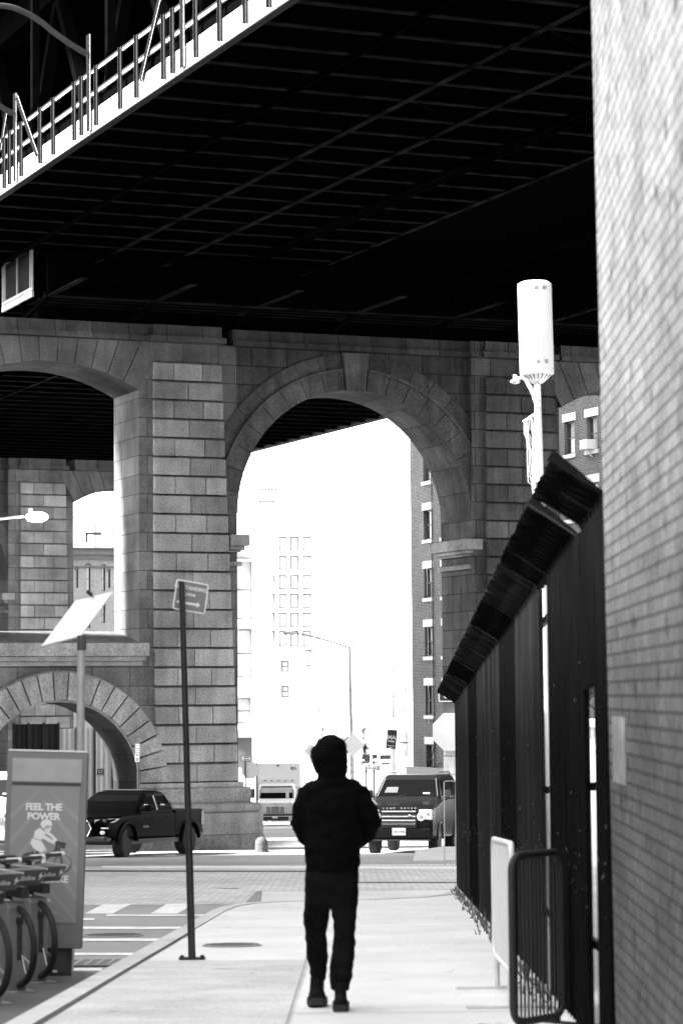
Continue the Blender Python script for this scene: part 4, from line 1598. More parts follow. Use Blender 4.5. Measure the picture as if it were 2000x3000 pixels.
def make_suv(label, paint, loc, rotz, letters=None, plate=None, group=None, k=1.0):
    t = thing('parked_suv', label, 'suv', loc, rotz, group)
    b = hull([(0.0, .80, .50, 1.16, .10), (0.05, .90, .42, 1.24, .12), (0.25, .95, .40, 1.31, .12), (0.6, .965, .40, 1.36, .10), (1.5, .965, .42, 1.47, .08), (3.2, .965, .42, 1.50, .06), (4.6, .96, .44, 1.52, .08), (4.82, .92, .5, 1.5, .10), (4.86, .8, .6, 1.4, .10)])
    g = MB()
    rings = []
    for z, y0, y1, w in ((1.44, 1.28, 4.80, .925), (1.62, 1.47, 4.79, .90), (2.02, 1.95, 4.74, .78), (2.10, 2.08, 4.70, .74), (2.145, 2.3, 4.6, .66)):
        r = 0.10
        ring = []
        for cx, cy, a0 in ((w - r, y1 - r, 0), (-w + r, y1 - r, PI / 2), (-w + r, y0 + r, PI), (w - r, y0 + r, 1.5 * PI)):
            for kk in range(5):
                a = a0 + PI / 2 * kk / 4
                ring.append(Vector((cx + r * math.cos(a), cy + r * math.sin(a), z)))
        rings.append(ring)
    g.loft(rings)
    b.add(g)
    b.build('body', paint, t, smooth=True, sharp=40)
    # windscreen and side glass sit just proud of the shell
    m = MB()
    quadp(m, (-.80, 1.405, 1.55), (.80, 1.405, 1.55), (.69, 1.90, 1.99), (-.69, 1.90, 1.99), (0, -1, 1.0), 0.02)
    ws = m.build('windscreen', 'carglass', t)
    m = MB()
    for x in (-.38, .40):
        m.bar((x, 1.375, 1.53), (x + .36, 1.41, 1.60), 0.02, 0.015)
    m.build('wiper', 'black', ws)
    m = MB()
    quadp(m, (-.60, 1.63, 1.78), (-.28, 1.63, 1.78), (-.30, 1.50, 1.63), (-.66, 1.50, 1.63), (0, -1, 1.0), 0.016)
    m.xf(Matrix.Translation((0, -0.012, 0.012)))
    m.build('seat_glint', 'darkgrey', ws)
    m = MB()
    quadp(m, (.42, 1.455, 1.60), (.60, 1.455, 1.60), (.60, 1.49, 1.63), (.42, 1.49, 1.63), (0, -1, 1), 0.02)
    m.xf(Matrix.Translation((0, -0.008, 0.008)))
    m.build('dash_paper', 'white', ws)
    for s in (-1, 1):
        for y0, y1, yt0, yt1 in ((1.62, 2.62, 2.05, 2.62), (2.72, 3.62, 2.72, 3.62), (3.74, 4.66, 3.74, 4.62)):
            m = MB()
            quadp(m, (s * .912, y0, 1.56), (s * .912, y1, 1.56), (s * .80, yt1, 1.98), (s * .80, yt0, 1.98), (s, 0, .3), 0.012)
            m.build('side_window', 'carglass', t)
        # pillar trim lit along the screen
        MB().bar((s * .83, 1.385, 1.55), (s * .70, 1.93, 2.03), 0.03, 0.03).build('pillar_trim', 'darkgrey', t)
        m = MB().box(min(s * .99, s * 1.16), max(s * .99, s * 1.16), 1.45, 1.56, 1.50, 1.72)
        m.bar((s * .93, 1.52, 1.52), (s * 1.02, 1.52, 1.56), .05, .05)
        m.build('mirror', 'black', t, bevel=0.02)
        m = MB().box(min(s * .53, s * .90), max(s * .53, s * .90), -.015, .20, .93, 1.215)
        hl = m.build('headlight', 'lampglass', t, bevel=0.03)
        m = MB().lathe([(.001, -.03), (.10, -.03), (.12, -.012), (.12, .02)], (s * .60, 0, 1.02), 18, axis='y')
        m.build('lamp_ring', 'lightgrey', hl)
        m = MB().lathe([(.001, -.04), (.055, -.035), (.055, 0)], (s * .60, 0, 1.02), 16, axis='y')
        m.lathe([(.001, -.03), (.05, -.025), (.05, 0)], (s * .78, 0, 1.10), 16, axis='y')
        m.build('reflector', 'midgrey', hl)
        MB().tube([(s * .70, 2.25, 2.13), (s * .70, 2.4, 2.21), (s * .70, 4.3, 2.21), (s * .70, 4.45, 2.13)], .022, 8).build('roof_rail', 'lightgrey' if s < 0 else 'darkgrey', t, smooth=True)
        fl = MB()
        for yc in (.93, 3.82):
            fl.tube([(s * .972, yc + .46 * math.cos(a), .40 + .46 * math.sin(a)) for a in [PI * q / 10 for q in range(11)]], .035, 6)
        fl.build('wheel_arch', 'plastic', t)
        wheel(t, s * .82, .93, .39, .26, 'chrome')
        wheel(t, s * .82, 3.82, .39, .26, 'chrome')
    m = MB().box(-.47, .47, -.03, .10, .90, 1.19)
    gr = m.build('grille', 'black', t)
    m = MB()
    for z in (1.165, 1.03, .925):
        m.box(-.46, .46, -.055, -.028, z - .018, z + .018)
    m.build('slats', 'galv', gr)
    MB().ell((.30, -.06, 1.05), .055, .012, .03).build('badge', 'chrome', gr)
    m = MB().box(-.88, .88, -.07, .22, .42, .72)
    bp = m.build('bumper', paint, t, bevel=0.05)
    MB().box(-.47, .47, -.085, -.04, .80, .87).build('chrome_strip', 'chrome', bp)
    MB().box(-.47, .47, -.06, 0, .725, .795).build('air_intake', 'black', bp)
    MB().box(-.80, .80, -.05, .3, .38, .418).build('skid_plate', 'plastic', bp)
    m = MB().box(-.17, .19, -.085, -.072, .53, .72)
    pl = m.build('number_plate', 'white', t, bevel=0.004)
    if plate:
        text_mb(plate, .072, bold=.002).xf(T(.01, -.089, .60)).build('plate_text', 'darkgrey', pl)
    if letters:
        tx = MB()
        for i, ch in enumerate(letters):
            if ch != ' ':
                c = text_mb(ch, .075, bold=.002).xf(T(-.43 + i * .096, .045, 1.232, 0, R(-58)))
                tx.add(c)
        tx.build('bonnet_letters', 'galv', t)
    return t


lx = gnd(1099, 2499)
yaw = R(-11)
off = Matrix.Rotation(yaw, 3, 'Z') @ Vector((-.82, .93, 0))
L0 = lx - off
suv = make_suv('dark suv with chrome barred grille and clear headlamps parked nose out beside the fence', 'cardark', (L0.x, L0.y, rz(L0.y + 1)), yaw, 'LAND ROVER', 'DHC 5915')
suv.rotation_euler = (R(-1.6), 0, yaw)
# pale cars
p = gnd(-30, 2512)
make_suv('white car mostly cut off at the edge behind the advertising kiosk', 'carwhite', (p.x - .35, p.y, p.z), R(-4))
Y = 176
p = at(934, 2300, Y)
make_suv('white suv half hidden by the shoulder of the hooded walker', 'carwhite', (p.x, Y, rz(Y)), R(-3))


def make_pickup(loc, rotz):
    t = thing('pickup_truck', 'glossy black double cab pickup truck standing in front of the stone pier', 'pickup truck', loc, rotz)
    b = hull([(0.0, .70, .62, .98, .10), (0.06, .84, .52, 1.06, .12), (0.3, .93, .48, 1.12, .12), (0.8, .94, .50, 1.17, .10), (1.7, .94, .50, 1.20, .07), (3.62, .94, .50, 1.20, .05)])
    b.add(hull([(3.66, .935, .52, 1.26, .05), (5.24, .935, .56, 1.27, .05), (5.30, .90, .60, 1.22, .05)]))
    b.build('body', 'carblack', t, smooth=True, sharp=40)
    g = MB()
    rings = []
    for z, y0, y1, w in ((1.18, 1.42, 3.66, .90), (1.36, 1.68, 3.62, .88), (1.70, 2.22, 3.42, .74), (1.765, 2.36, 3.32, .68), (1.79, 2.6, 3.2, .55)):
        r = 0.10
        ring = []
        for cx, cy, a0 in ((w - r, y1 - r, 0), (-w + r, y1 - r, PI / 2), (-w + r, y0 + r, PI), (w - r, y0 + r, 1.5 * PI)):
            for kk in range(5):
                a = a0 + PI / 2 * kk / 4
                ring.append(Vector((cx + r * math.cos(a), cy + r * math.sin(a), z)))
        rings.append(ring)
    g.loft(rings).build('cab', 'carblack', t, smooth=True, sharp=40)
    m = MB()
    quadp(m, (-.80, 1.60, 1.25), (.80, 1.60, 1.25), (.66, 2.17, 1.67), (-.66, 2.17, 1.67), (0, -1, 1.0), 0.02)
    ws = m.build('windscreen', 'carglass', t)
    m = MB()
    quadp(m, (.52, 1.63, 1.28), (.64, 1.63, 1.28), (.64, 1.72, 1.35), (.52, 1.72, 1.35), (0, -1, 1), .03)
    quadp(m, (-.42, 1.60, 1.26), (-.24, 1.60, 1.26), (-.24, 1.63, 1.285), (-.42, 1.63, 1.285), (0, -1, 1), .03)
    m.build('dash_papers', 'white', ws)
    for s in (-1, 1):
        for y0, y1, yt0, yt1 in ((1.78, 2.62, 2.26, 2.62), (2.70, 3.52, 2.70, 3.34)):
            m = MB()
            quadp(m, (s * .893, y0, 1.27), (s * .893, y1, 1.27), (s * .765, yt1, 1.65), (s * .765, yt0, 1.65), (s, 0, .35), 0.012)
            sw = m.build('side_window', 'carglass', t)
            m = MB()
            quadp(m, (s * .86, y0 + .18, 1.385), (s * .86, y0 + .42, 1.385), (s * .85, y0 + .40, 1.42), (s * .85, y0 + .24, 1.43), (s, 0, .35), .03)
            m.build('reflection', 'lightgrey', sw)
        MB().bar((s * .90, 2.66, 1.27), (s * .775, 2.66, 1.66), .03, .03).build('door_pillar', 'lightgrey', t)
        MB().bar((s * .86, 3.50, 1.34), (s * .74, 3.37, 1.68), .02, .02).build('pillar_trim', 'midgrey', t)
        m = MB().box(min(s * .98, s * 1.16), max(s * .98, s * 1.16), 1.78, 1.88, 1.24, 1.42)
        m.bar((s * .9, 1.85, 1.27), (s * 1.0, 1.85, 1.30), .05, .05)
        m.build('mirror', 'carblack', t, bevel=.02)
        m = MB().prism([(s * .52, .00, .93), (s * .93, .16, .97), (s * .955, .42, 1.06), (s * .93, .20, 1.075), (s * .52, -.01, 1.045)], (0, .10, 0))
        hl = m.build('headlight', 'lampglass', t)
        MB().lathe([(.001, -.05), (.055, -.04), (.06, 0)], (s * .76, .08, 1.01), 14, axis='y').build('lens', 'darkgrey', hl)
        MB().lathe([(.001, -.03), (.055, -.025), (.06, .05)], (s * .74, .0, .70), 14, axis='y').build('fog_lamp', 'lampglass', t)
        MB().box(min(s * .70, s * .86), max(s * .70, s * .86), -.0, .1, .80, .84).build('marker_lamp', 'lampglass', t)
        fl = MB()
        for yc in (.93, 4.50):
            fl.tube([(s * .95, yc + .50 * math.cos(a), .45 + .50 * math.sin(a)) for a in [PI * q / 12 for q in range(13)]], .055, 8)
        fl.build('wheel_arch', 'carblack', t, smooth=True)
        for yh in (2.38, 3.22):
            MB().box(min(s * .94, s * .965), max(s * .94, s * .965), yh - .09, yh + .09, 1.06, 1.09).build('door_handle', 'carblack', t)
        MB().bar((s * .93, 1.5, .47), (s * .93, 3.6, .47), .10, .06).build('side_step', 'plastic', t)
        MB().box(min(s * .86, s * .945), max(s * .86, s * .945), 5.18, 5.32, .82, 1.20).build('tail_lamp', 'midgrey', t)
        wheel(t, s * .80, .93, .40, .28, 'black', R(10))
        wheel(t, s * .80, 4.50, .40, .28, 'black')
    text_mb('TACOMA', .075, bold=.002).xf(T(.952, 1.95, .80, R(90))).build('door_badge', 'midgrey', t)
    m = MB().box(-.44, .44, -.06, .1, .62, .98)
    gr = m.build('grille', 'black', t)
    m = MB()
    for i in range(6):
        m.box(-.40, .40, -.075, -.058, .66 + i * .05, .675 + i * .05)
    m.build('mesh_bars', 'midgrey', gr)
    hexa = [(-.46, .80), (-.36, .60), (.36, .60), (.46, .80), (.36, 1.0), (-.36, 1.0)]
    MB().tube([(x, -.07, z) for x, z in hexa], .022, 6, closed=True).build('grille_surround', 'chrome', gr)
    MB().box(-.88, .88, -.08, .25, .42, .60).build('bumper', 'plastic', t, bevel=.05)
    MB().box(-.88, .88, 5.28, 5.48, .52, .72).build('rear_bumper', 'plastic', t, bevel=.04)
    MB().box(-.84, .84, .4, 4.9, .36, .50).build('chassis', 'black', t)
    MB().box(-.62, .62, 2.45, 3.25, 1.79, 1.83).build('roof_rack', 'black', t, bevel=.015)
    return t


pf = gnd(352, 2511)
yaw = R(-23)
off = Matrix.Rotation(yaw, 3, 'Z') @ Vector((.80, .93, 0))
pk = make_pickup(pf - off, yaw)
pk.location.z = rz(pk.location.y) - 0.02
pk.rotation_euler = (R(-1.7), 0, yaw)
pk.scale = (1.04, 1.04, 0.97)

# box truck facing the viewer in the street
Y = 155
c = at(807, 2428, Y)
t = thing('box_truck', 'white box truck with barred grille coming up the street through the arch', 'truck', (c.x, Y, rz(Y)), R(-1.5))
MB().box(-1.30, 1.42, 2.9, 9.5, 1.05, 3.72).build('cargo_box', 'boxwhite', t, bevel=.05)
MB().box(-1.33, -1.24, 2.86, 2.95, 1.0, 3.7).build('corner_post', 'darkgrey', t)
b = hull([(0, .85, .72, 1.38, .10), (.1, 1.05, .68, 1.45, .15), (1.2, 1.12, .65, 1.58, .15), (1.7, 1.15, .65, 1.62, .1)])
b.add(hull([(1.55, 1.08, 1.2, 2.2, .2), (1.75, 1.12, .7, 2.38, .22), (2.75, 1.12, .7, 2.5, .18)]))
b.build('cab', 'lightgrey', t, smooth=True, sharp=40)
m = MB()
quadp(m, (-.98, 1.50, 1.60), (.98, 1.50, 1.60), (.90, 1.66, 2.28), (-.90, 1.66, 2.28), (0, -1, .1), .03)
ws = m.build('windscreen', 'carglass', t)
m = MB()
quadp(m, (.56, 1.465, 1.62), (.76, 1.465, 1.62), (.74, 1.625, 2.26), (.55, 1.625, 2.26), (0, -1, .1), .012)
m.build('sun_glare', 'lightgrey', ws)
MB().tube([(-1.0, 1.46, 1.57), (-.92, 1.62, 2.30), (.92, 1.62, 2.30), (1.0, 1.46, 1.57)], .045, 6, closed=True).build('screen_seal', 'black', ws)
m = MB().box(-.62, .62, -.04, .1, .76, 1.22)
gr = m.build('grille', 'lightgrey', t, bevel=.05)
m = MB()
for i in range(8):
    for x0, x1 in ((-.52, -.30), (-.24, .24), (.30, .52)):
        m.box(x0, x1, -.055, -.038, .80 + i * .05, .822 + i * .05)
m.build('grille_bars', 'black', gr)
MB().ell((0, .02, 1.34), .16, .03, .05).build('badge', 'galv', t)
m = MB().box(-1.2, 1.2, -.16, .1, .30, .62)
bp = m.build('bumper', 'lightgrey', t, bevel=.04)
MB().box(-.75, .8, -.18, -.155, .36, .58).build('tow_recess', 'black', bp)
MB().box(-1.25, 1.25, -.14, .05, .63, .70).build('bumper_gap', 'black', bp)
m = MB().box(-.18, .14, -.20, -.182, .47, .60)
m.build('number_plate', 'white', t)
for s in (-1, 1):
    m = MB().prism([(s * .72, -.02, .86), (s * 1.05, .10, .86), (s * 1.08, .2, 1.16), (s * .74, 0, 1.12)], (0, .1, 0))
    m.build('headlight', 'lampglass', t)
    m = MB().tube([(s * 1.12, 1.5, 1.55), (s * 1.45, 1.2, 1.58), (s * 1.45, 1.2, 2.25), (s * 1.12, 1.6, 2.28)], .025, 6)
    m.box(min(s * 1.30, s * 1.55), max(s * 1.30, s * 1.55), 1.17, 1.22, 1.65, 2.2)
    m.build('mirror', 'darkgrey', t)
    wheel(t, s * .98, 1.0, .48, .28, 'lightgrey')
    wheel(t, s * .98, 6.8, .48, .45, 'lightgrey')
text_mb('901', .26, bold=.008).xf(T(.98, 2.89, 3.28)).build('fleet_number', 'darkgrey', t)
m = MB()
for i in range(5):
    m.box(-.85 + i * .42, -.72 + i * .42, 2.86, 2.9, 2.62, 2.66)
m.box(-.05, .10, 2.86, 2.9, 3.50, 3.58)
m.build('marker_lights', 'black', t)
MB().box(-1.1, 1.1, .3, 9.3, .45, .9).build('chassis', 'black', t)

# far traffic
Y = 205
c = at(1018, 2292, Y)
t = thing('parked_van', 'tall white van parked behind the hooded walker', 'van', (c.x, Y, rz(Y)), 0)
hull([(0, .8, .4, 1.1, .1), (.3, .98, .35, 1.3, .12), (.9, 1.0, .35, 1.5, .1), (1.5, 1.0, .35, 2.5, .15), (5.6, 1.0, .4, 2.6, .12)]).build('body', 'carwhite', t, smooth=True)
m = MB()
quadp(m, (-.85, .85, 1.50), (.85, .85, 1.50), (.78, 1.42, 2.3), (-.78, 1.42, 2.3), (0, -1, .7), .03)
m.build('windscreen', 'carglass', t)
for s in (-1, 1):
    MB().box(min(s * .55, s * .9), max(s * .55, s * .9), -.02, .2, .85, 1.1).build('headlight', 'lampglass', t)
    wheel(t, s * .85, .9, .34, .24)
    wheel(t, s * .85, 4.4, .34, .24)


def far_car(px, py, Y, label, paint, h=1.5):
    c = at(px, py, Y)
    t = thing('distant_car', label, 'car', (c.x, Y, c.z), 0)
    b = hull([(0, .75, .35, .85, .1), (.2, .88, .3, .95, .1), (1.3, .9, .3, 1.0, .08), (4.2, .88, .3, 1.0, .1)])
    g = [[Vector((x, y, z)) for x, y in ((w, y0), (w, y1), (-w, y1), (-w, y0))] for z, y0, y1, w in ((.98, 1.0, 4.0, .84), (h, 1.7, 3.5, .64))]
    b.loft(g)
    b.build('body', paint, t)
    m = MB()
    quadp(m, (-.74, 1.06, 1.04), (.74, 1.06, 1.04), (.60, 1.62, h - .05), (-.60, 1.62, h - .05), (0, -1, .8), .03)
    m.build('windscreen', 'carglass', t)
    m = MB().box(-.5, .5, -.03, 0, .45, .65)
    m.build('grille', 'black', t)
    for s in (-1, 1):
        MB().box(min(s * .5, s * .8), max(s * .5, s * .8), -.03, .1, .62, .8).build('headlight', 'lampglass', t)
        wheel(t, s * .78, .8, .32, .2)
        wheel(t, s * .78, 3.4, .32, .2)


far_car(1078, 2243, 345, 'dark car far down the street between two lamp poles', 'cardark')
far_car(1098, 2246, 350, 'pale car far down the street beside the one way sign', 'carwhite', 1.7)
far_car(1130, 2251, 300, 'silver car far down the street below the black hanging banner', 'galv', 1.55)
# ================================================================== STREET FURNITURE
def basis(tl, tr, bl):
    """matrix taking local (x along top edge, y into the face, z up) with origin bottom-left; unit = metres"""
    tl, tr, bl = Vector(tl), Vector(tr), Vector(bl)
    ex = (tr - tl).normalized()
    ez = (tl - bl)
    ez = (ez - ex * ez.dot(ex)).normalized()
    ey = ez.cross(ex)
    o = tl - ez * (tl - bl).length
    return Matrix(((ex.x, ey.x, ez.x, o.x), (ex.y, ey.y, ez.y, o.y), (ex.z, ey.z, ez.z, o.z), (0, 0, 0, 1)))


def sign_face(root, mat, W, H, ground, border, lines, arrow=None, r=.02, back='galv', t=.006, name='sign_face', bw=.012):
    """sign plate in the x-z plane facing -y"""
    def rrect_(w0, w1, h0, h1, r):
        pts = []
        for cx, cz, a0 in ((w1 - r, h1 - r, 0), (w0 + r, h1 - r, PI / 2), (w0 + r, h0 + r, PI), (w1 - r, h0 + r, 1.5 * PI)):
            for k in range(5):
                a = a0 + PI / 2 * k / 4
                pts.append((cx + r * math.cos(a), cz + r * math.sin(a)))
        return pts
    o = MB().prism([(x, 0, z) for x, z in rrect_(0, W, 0, H, r)], (0, t, 0)).xf(mat).build(name, border, root)
    MB().prism([(x, -.002, z) for x, z in rrect_(bw, W - bw, bw, H - bw, max(r - bw, .004))], (0, .0018, 0)).xf(mat).build('field', ground, o)
    m = MB()
    for txt, x, z, size, al, bold in lines:
        m.add(text_mb(txt, size, depth=.001, align=al, bold=bold).xf(T(x, -.0026, z)))
    if arrow:
        x0, x1, z, th = arrow
        s = 1 if x1 > x0 else -1
        m.prism([(x0, -.003, z - th / 2), (x1 - s * th * 1.3, -.003, z - th / 2), (x1 - s * th * 1.3, -.003, z - th * 1.3), (x1, -.003, z), (x1 - s * th * 1.3, -.003, z + th * 1.3), (x1 - s * th * 1.3, -.003, z + th / 2), (x0, -.003, z + th / 2)], (0, .001, 0))
    if m.f:
        m.xf(mat).build('lettering', border, o)
    return o


# near sign post on the sidewalk
Y = 22.85
pb = gnd(563, 2812)
pt = at(533, 1704, pb.y)
t = thing('street_sign', 'no standing sign on a leaning dark steel post standing on the sidewalk', 'sign', pb)
Mi = Matrix.Translation(-pb)
m = MB().tube([pb, pb.lerp(pt, .3), pb.lerp(pt, .35), pt], [.034, .033, .029, .027], 12)
m.xf(Mi).build('post', grey('sign_post_steel', 0.02, 0.35, amt=.2, scale=10, spec=.5), t, smooth=True)
m = MB().box(-.115, .115, -.05, .05, 0.004, .022)
for x in (-.09, .09):
    m.lathe([(.001, .02), (.018, .02), (.018, .04), (.001, .042)], (x, 0, 0), 8)
m.build('base_plate', 'black', t)
tl, tr, bl = at(525, 1694, Y - .04), at(620, 1711, Y + .09), at(527, 1784, Y - .04)
B = Mi @ basis(tl, tr, bl) @ Matrix.Translation((0, .06, 0))
W, H = (tr - tl).length, (tl - bl).length
sign_face(t, B, W, H, 'signgrey', 'white', [('NO STANDING', .147, .195, .046, 'CENTER', .0012), ('Anytime', .125, .140, .044, 'CENTER', .0012)], arrow=(.03, W - .06, .072, .022), r=.02, bw=.013)

# tall pole with antenna shroud, behind the fence
Y = 28.5
pa = at(1607, 2330, Y)
pz = at(1573, 1128, Y)
d = (pz - pa)
zg = gz(Y)
pb = pa + d * ((zg - pa.z) / d.z)
t = thing('antenna_pole', 'white street pole topped by a tall cylindrical antenna shroud and a small lamp arm', 'antenna pole', pb)
t.rotation_euler = d.to_track_quat('Z', 'Y').to_euler()
k = Y / F
zl = lambda py: (at(1573, py, Y) - pb).dot(d.normalized())
m = MB().tube([(0, 0, 0), (0, 0, zl(1500)), (0, 0, zl(1126))], [.048, .042, .037], 16)
m.build('pole', 'white', t, smooth=True)
z0, z1 = zl(1092), zl(832)
m = MB().lathe([(.05, zl(1124)), (.07, zl(1121)), (.185, z0 - .02), (.190, z0), (.190, z1 - .02), (.186, z1), (.15, z1 + .022), (.05, z1 + .035), (.001, z1 + .036)], n=48)
sh = m.build('antenna_shroud', 'white', t, smooth=True, sharp=25)
m = MB()
for zc in (zl(849), zl(1064)):
    for a in range(0, 360, 30):
        if a % 90 == 60:
            continue
        for j in range(3):
            c = Vector((math.cos(R(a)), math.sin(R(a)), 0))
            e = Vector((-c.y, c.x, 0))
            p = c * .1905 + Vector((0, 0, zc + j * .016 - .016))
            m.bar(p - e * .025, p + e * .025, .004, .009, up=c)
m.build('vent_slots', 'darkgrey', sh)
m = MB()
for a in range(0, 360, 18):
    c = Vector((math.cos(R(a)), math.sin(R(a)), 0))
    m.bar(c * .098 + Vector((0, 0, zl(1121) + .028)), c * .176 + Vector((0, 0, z0 - .034)), .010, .006, up=c + Vector((0, 0, -1)))
m.build('cone_slots', 'darkgrey', sh)
m = MB().lathe([(.187, z0 + .03), (.1915, z0 + .03), (.1915, z0 + .034), (.187, z0 + .034)], n=48)
m.lathe([(.186, z1 - .05), (.1915, z1 - .05), (.1915, z1 - .046), (.186, z1 - .046)], n=48)
m.build('seam', 'lightgrey', sh)


def loc_(px, py, y=0.0):
    p = at(px, py, Y) - pb
    Rm = t.rotation_euler.to_matrix().transposed()
    v = Rm @ p
    return Vector((v.x, v.y + y, v.z))


m = MB().tube([loc_(1570, 1180), loc_(1552, 1135), loc_(1540, 1113), loc_(1530, 1106), loc_(1512, 1110)], [.024, .024, .023, .02, .018], 10)
ar = m.build('lamp_arm', 'white', t, smooth=True)
c = loc_(1508, 1118)
m = MB().ell(c, .085, .055, .028)
m.lathe([(.001, .02), (.022, .02), (.022, .07), (.018, .075), (.001, .075)], c + Vector((.01, 0, 0)), 12)
m.build('lamp_head', 'lightgrey', ar, smooth=True)
m = MB()
for py in (1128, 1140, 1152, 1168, 1190):
    m.box(.04, .075, -.02, .02, zl(py) - .012, zl(py) + .012)
m.build('clamps', 'lightgrey', t)
m = MB().tube([loc_(1567, 1212), loc_(1531, 1236)], .012, 8)
ba = m.build('banner_arm', 'white', t)
rnd = random.Random(3)
m = MB()
for i in range(16):
    f0 = rnd.uniform(0, 1)
    x = 1533 + 32 * f0
    pts = [loc_(x, 1236 - 20 * f0, 0)]
    for j in range(1, 7):
        q = j / 6
        pts.append(loc_(x * (1 - q) + (1568 + rnd.uniform(-8, 8)) * q, 1236 - 20 * f0 + (150 + 140 * rnd.random()) * q, rnd.uniform(-.03, .03)))
    for a, b in zip(pts, pts[1:]):
        m.bar(a, b, .012 + .012 * rnd.random(), .003, up=(0, 1, 0))
m.build('tangled_plastic', 'white', ba)
m = MB()
for i in range(14):
    c = Vector((rnd.uniform(-.06, .08), rnd.uniform(-.05, .05), zl(1440 + i * 9)))
    m.ell(c, rnd.uniform(.02, .05), .03, rnd.uniform(.03, .06), 8, 6)
m.build('wrapped_rags', 'white', t, smooth=True)

# advertising kiosk of the bike station (leans a little)
Y = 20.85
K = F / Y
kb = gnd(118, 2858, -KERB)
t = thing('advertising_kiosk', 'grey freestanding advertising kiosk with a cyclist poster beside the docked bikes', 'kiosk', (at(118, 2858, 22.6).x, 22.6, rz(22.6)))
t.scale = (1.084, 1.084, 1.057)
t.rotation_euler = (0, R(2.0), R(4))
X = lambda px, py=2500: (px - 118 + (2858 - py) * -0.0) / K
Zk = lambda py: (2862 - py) / K
x0, x1 = -.325, .325
m = MB().box(x0, x1, 0, .15, Zk(2778), Zk(2196))
pan = m.build('panel_housing', 'kiosk', t, bevel=.006)
MB().box(x1 - .003, x1 + .004, .02, .155, Zk(2776), Zk(2200)).build('side_cover', 'kioskside', pan)
m = MB().box(x0 + .01, x1 - .01, -.002, .15, Zk(2196) + .001, Zk(2196) + .012)
m.build('top_edge', 'lightgrey', pan)
MB().box(-.25, .25, .03, .13, 0, Zk(2779)).build('base', 'kioskside', t)
MB().box(-.23, .20, .022, .029, .04, Zk(2779) - .03).build('base_cover', 'darkgrey', t)
MB().box(.10, .135, .018, .022, .035, .055).build('base_sticker', 'white', t)
MB().box(x0 + .045, x1 - .045, -.006, -.0005, Zk(2285), Zk(2216)).build('header_panel', 'headpanel', pan)
MB().box(x0 + .05, x1 - .05, -.008, -.0005, Zk(2295), Zk(2288)).build('header_groove', 'kioskside', pan)
PX0, PX1, PZ0, PZ1 = x0 + .045, x1 - .055, Zk(2702), Zk(2297)
po = MB().box(PX0, PX1, -.005, -.0005, PZ0, PZ1).build('poster', 'poster', pan)
m = MB()
cx = (PX0 + PX1) / 2 - .01


def clipband(zc, w):
    """chevron stripe pointing up, clipped to the poster"""
    for s in (-1, 1):
        xe = PX1 if s > 0 else PX0
        L = abs(xe - cx)
        a, b = zc, zc - L * 1.25
        pts = [(cx, a), (xe, b), (xe, b - w), (cx, a - w)]
        pts = [(x, min(max(z, PZ0), PZ1)) for x, z in pts]
        if abs(pts[1][1] - pts[2][1]) + abs(pts[0][1] - pts[3][1]) > .01:
            m.poly([(x, -.0056, z) for x, z in pts])


for i in range(8):
    clipband(PZ1 + .10 - i * .21, .055)
m.build('chevrons', 'posterlight', po)
m = MB()
text_mb('FEEL THE', .078, depth=.001, bold=.0028, spacing=.92).xf(T(cx, -.0075, Zk(2369))).build('poster_lettering', 'white', po)
text_mb('POWER', .078, depth=.001, bold=.0028, spacing=.95).xf(T(cx, -.0075, Zk(2397))).build('poster_lettering', 'white', po)
text_mb('AN EBIKE', .078, depth=.001, bold=.0028, spacing=.95).xf(T(cx + .06, -.0075, Zk(2582))).build('poster_lettering', 'white', po)
m.add(text_mb('e.', .05, depth=.001, bold=.001).xf(T(.055, -.0075, Zk(2640))))
m.build('small_print', 'white', po)
# the printed cyclist
P = lambda x, y, d=0: Vector(((x - 118 * 4.61) / 4.61 / K - .0, -.0062 - d * .0004, Zk(2180 + y / 4.61)))
line = MB()


def ring(cx_, cy_, r, th, d):
    for i in range(28):
        a, b = 2 * PI * i / 28, 2 * PI * (i + 1) / 28
        line.poly([P(cx_ + (r + q) * math.cos(c), cy_ + (r + q) * math.sin(c), d) for c, q in ((a, th), (b, th), (b, -th), (a, -th))])


def stroke(mb, pts, th, d=0):
    for a, b in zip(pts, pts[1:]):
        A, B_ = Vector(a), Vector(b)
        n = Vector((-(B_ - A).y, (B_ - A).x)).normalized() * th
        mb.poly([P(*(A + n), d), P(*(B_ + n), d), P(*(B_ - n), d), P(*(A - n), d)])


ring(790, 1600, 118, 11, 1)
ring(425, 1600, 118, 11, 1)
stroke(line, [(425, 1600), (520, 1580), (700, 1420), (720, 1300)], 22, 2)
stroke(line, [(700, 1400), (735, 1380), (785, 1595)], 12, 2)
stroke(line, [(440, 1440), (540, 1590)], 14, 2)
stroke(line, [(690, 1300), (830, 1330)], 16, 2)
line.poly([P(x, y, 2) for x, y in ((735, 1325), (825, 1320), (815, 1390), (740, 1385))])
line.poly([P(x, y, 1) for x, y in ((230, 1520), (280, 1470), (400, 1440), (420, 1470), (330, 1600), (230, 1600))])
line.build('printed_bicycle', 'ink', po)
ln = MB()
stroke(ln, [(668 + 0, 1600), (680, 1530), (720, 1490), (790, 1480), (860, 1500), (900, 1560), (905, 1610)], 5, 3)
for i in range(3):
    a = i * 1.1
    stroke(ln, [(790, 1600), (790 + 105 * math.cos(a), 1600 + 105 * math.sin(a))], 3, 3)
ln.build('printed_spokes', 'posterlight', po)
bd = MB()
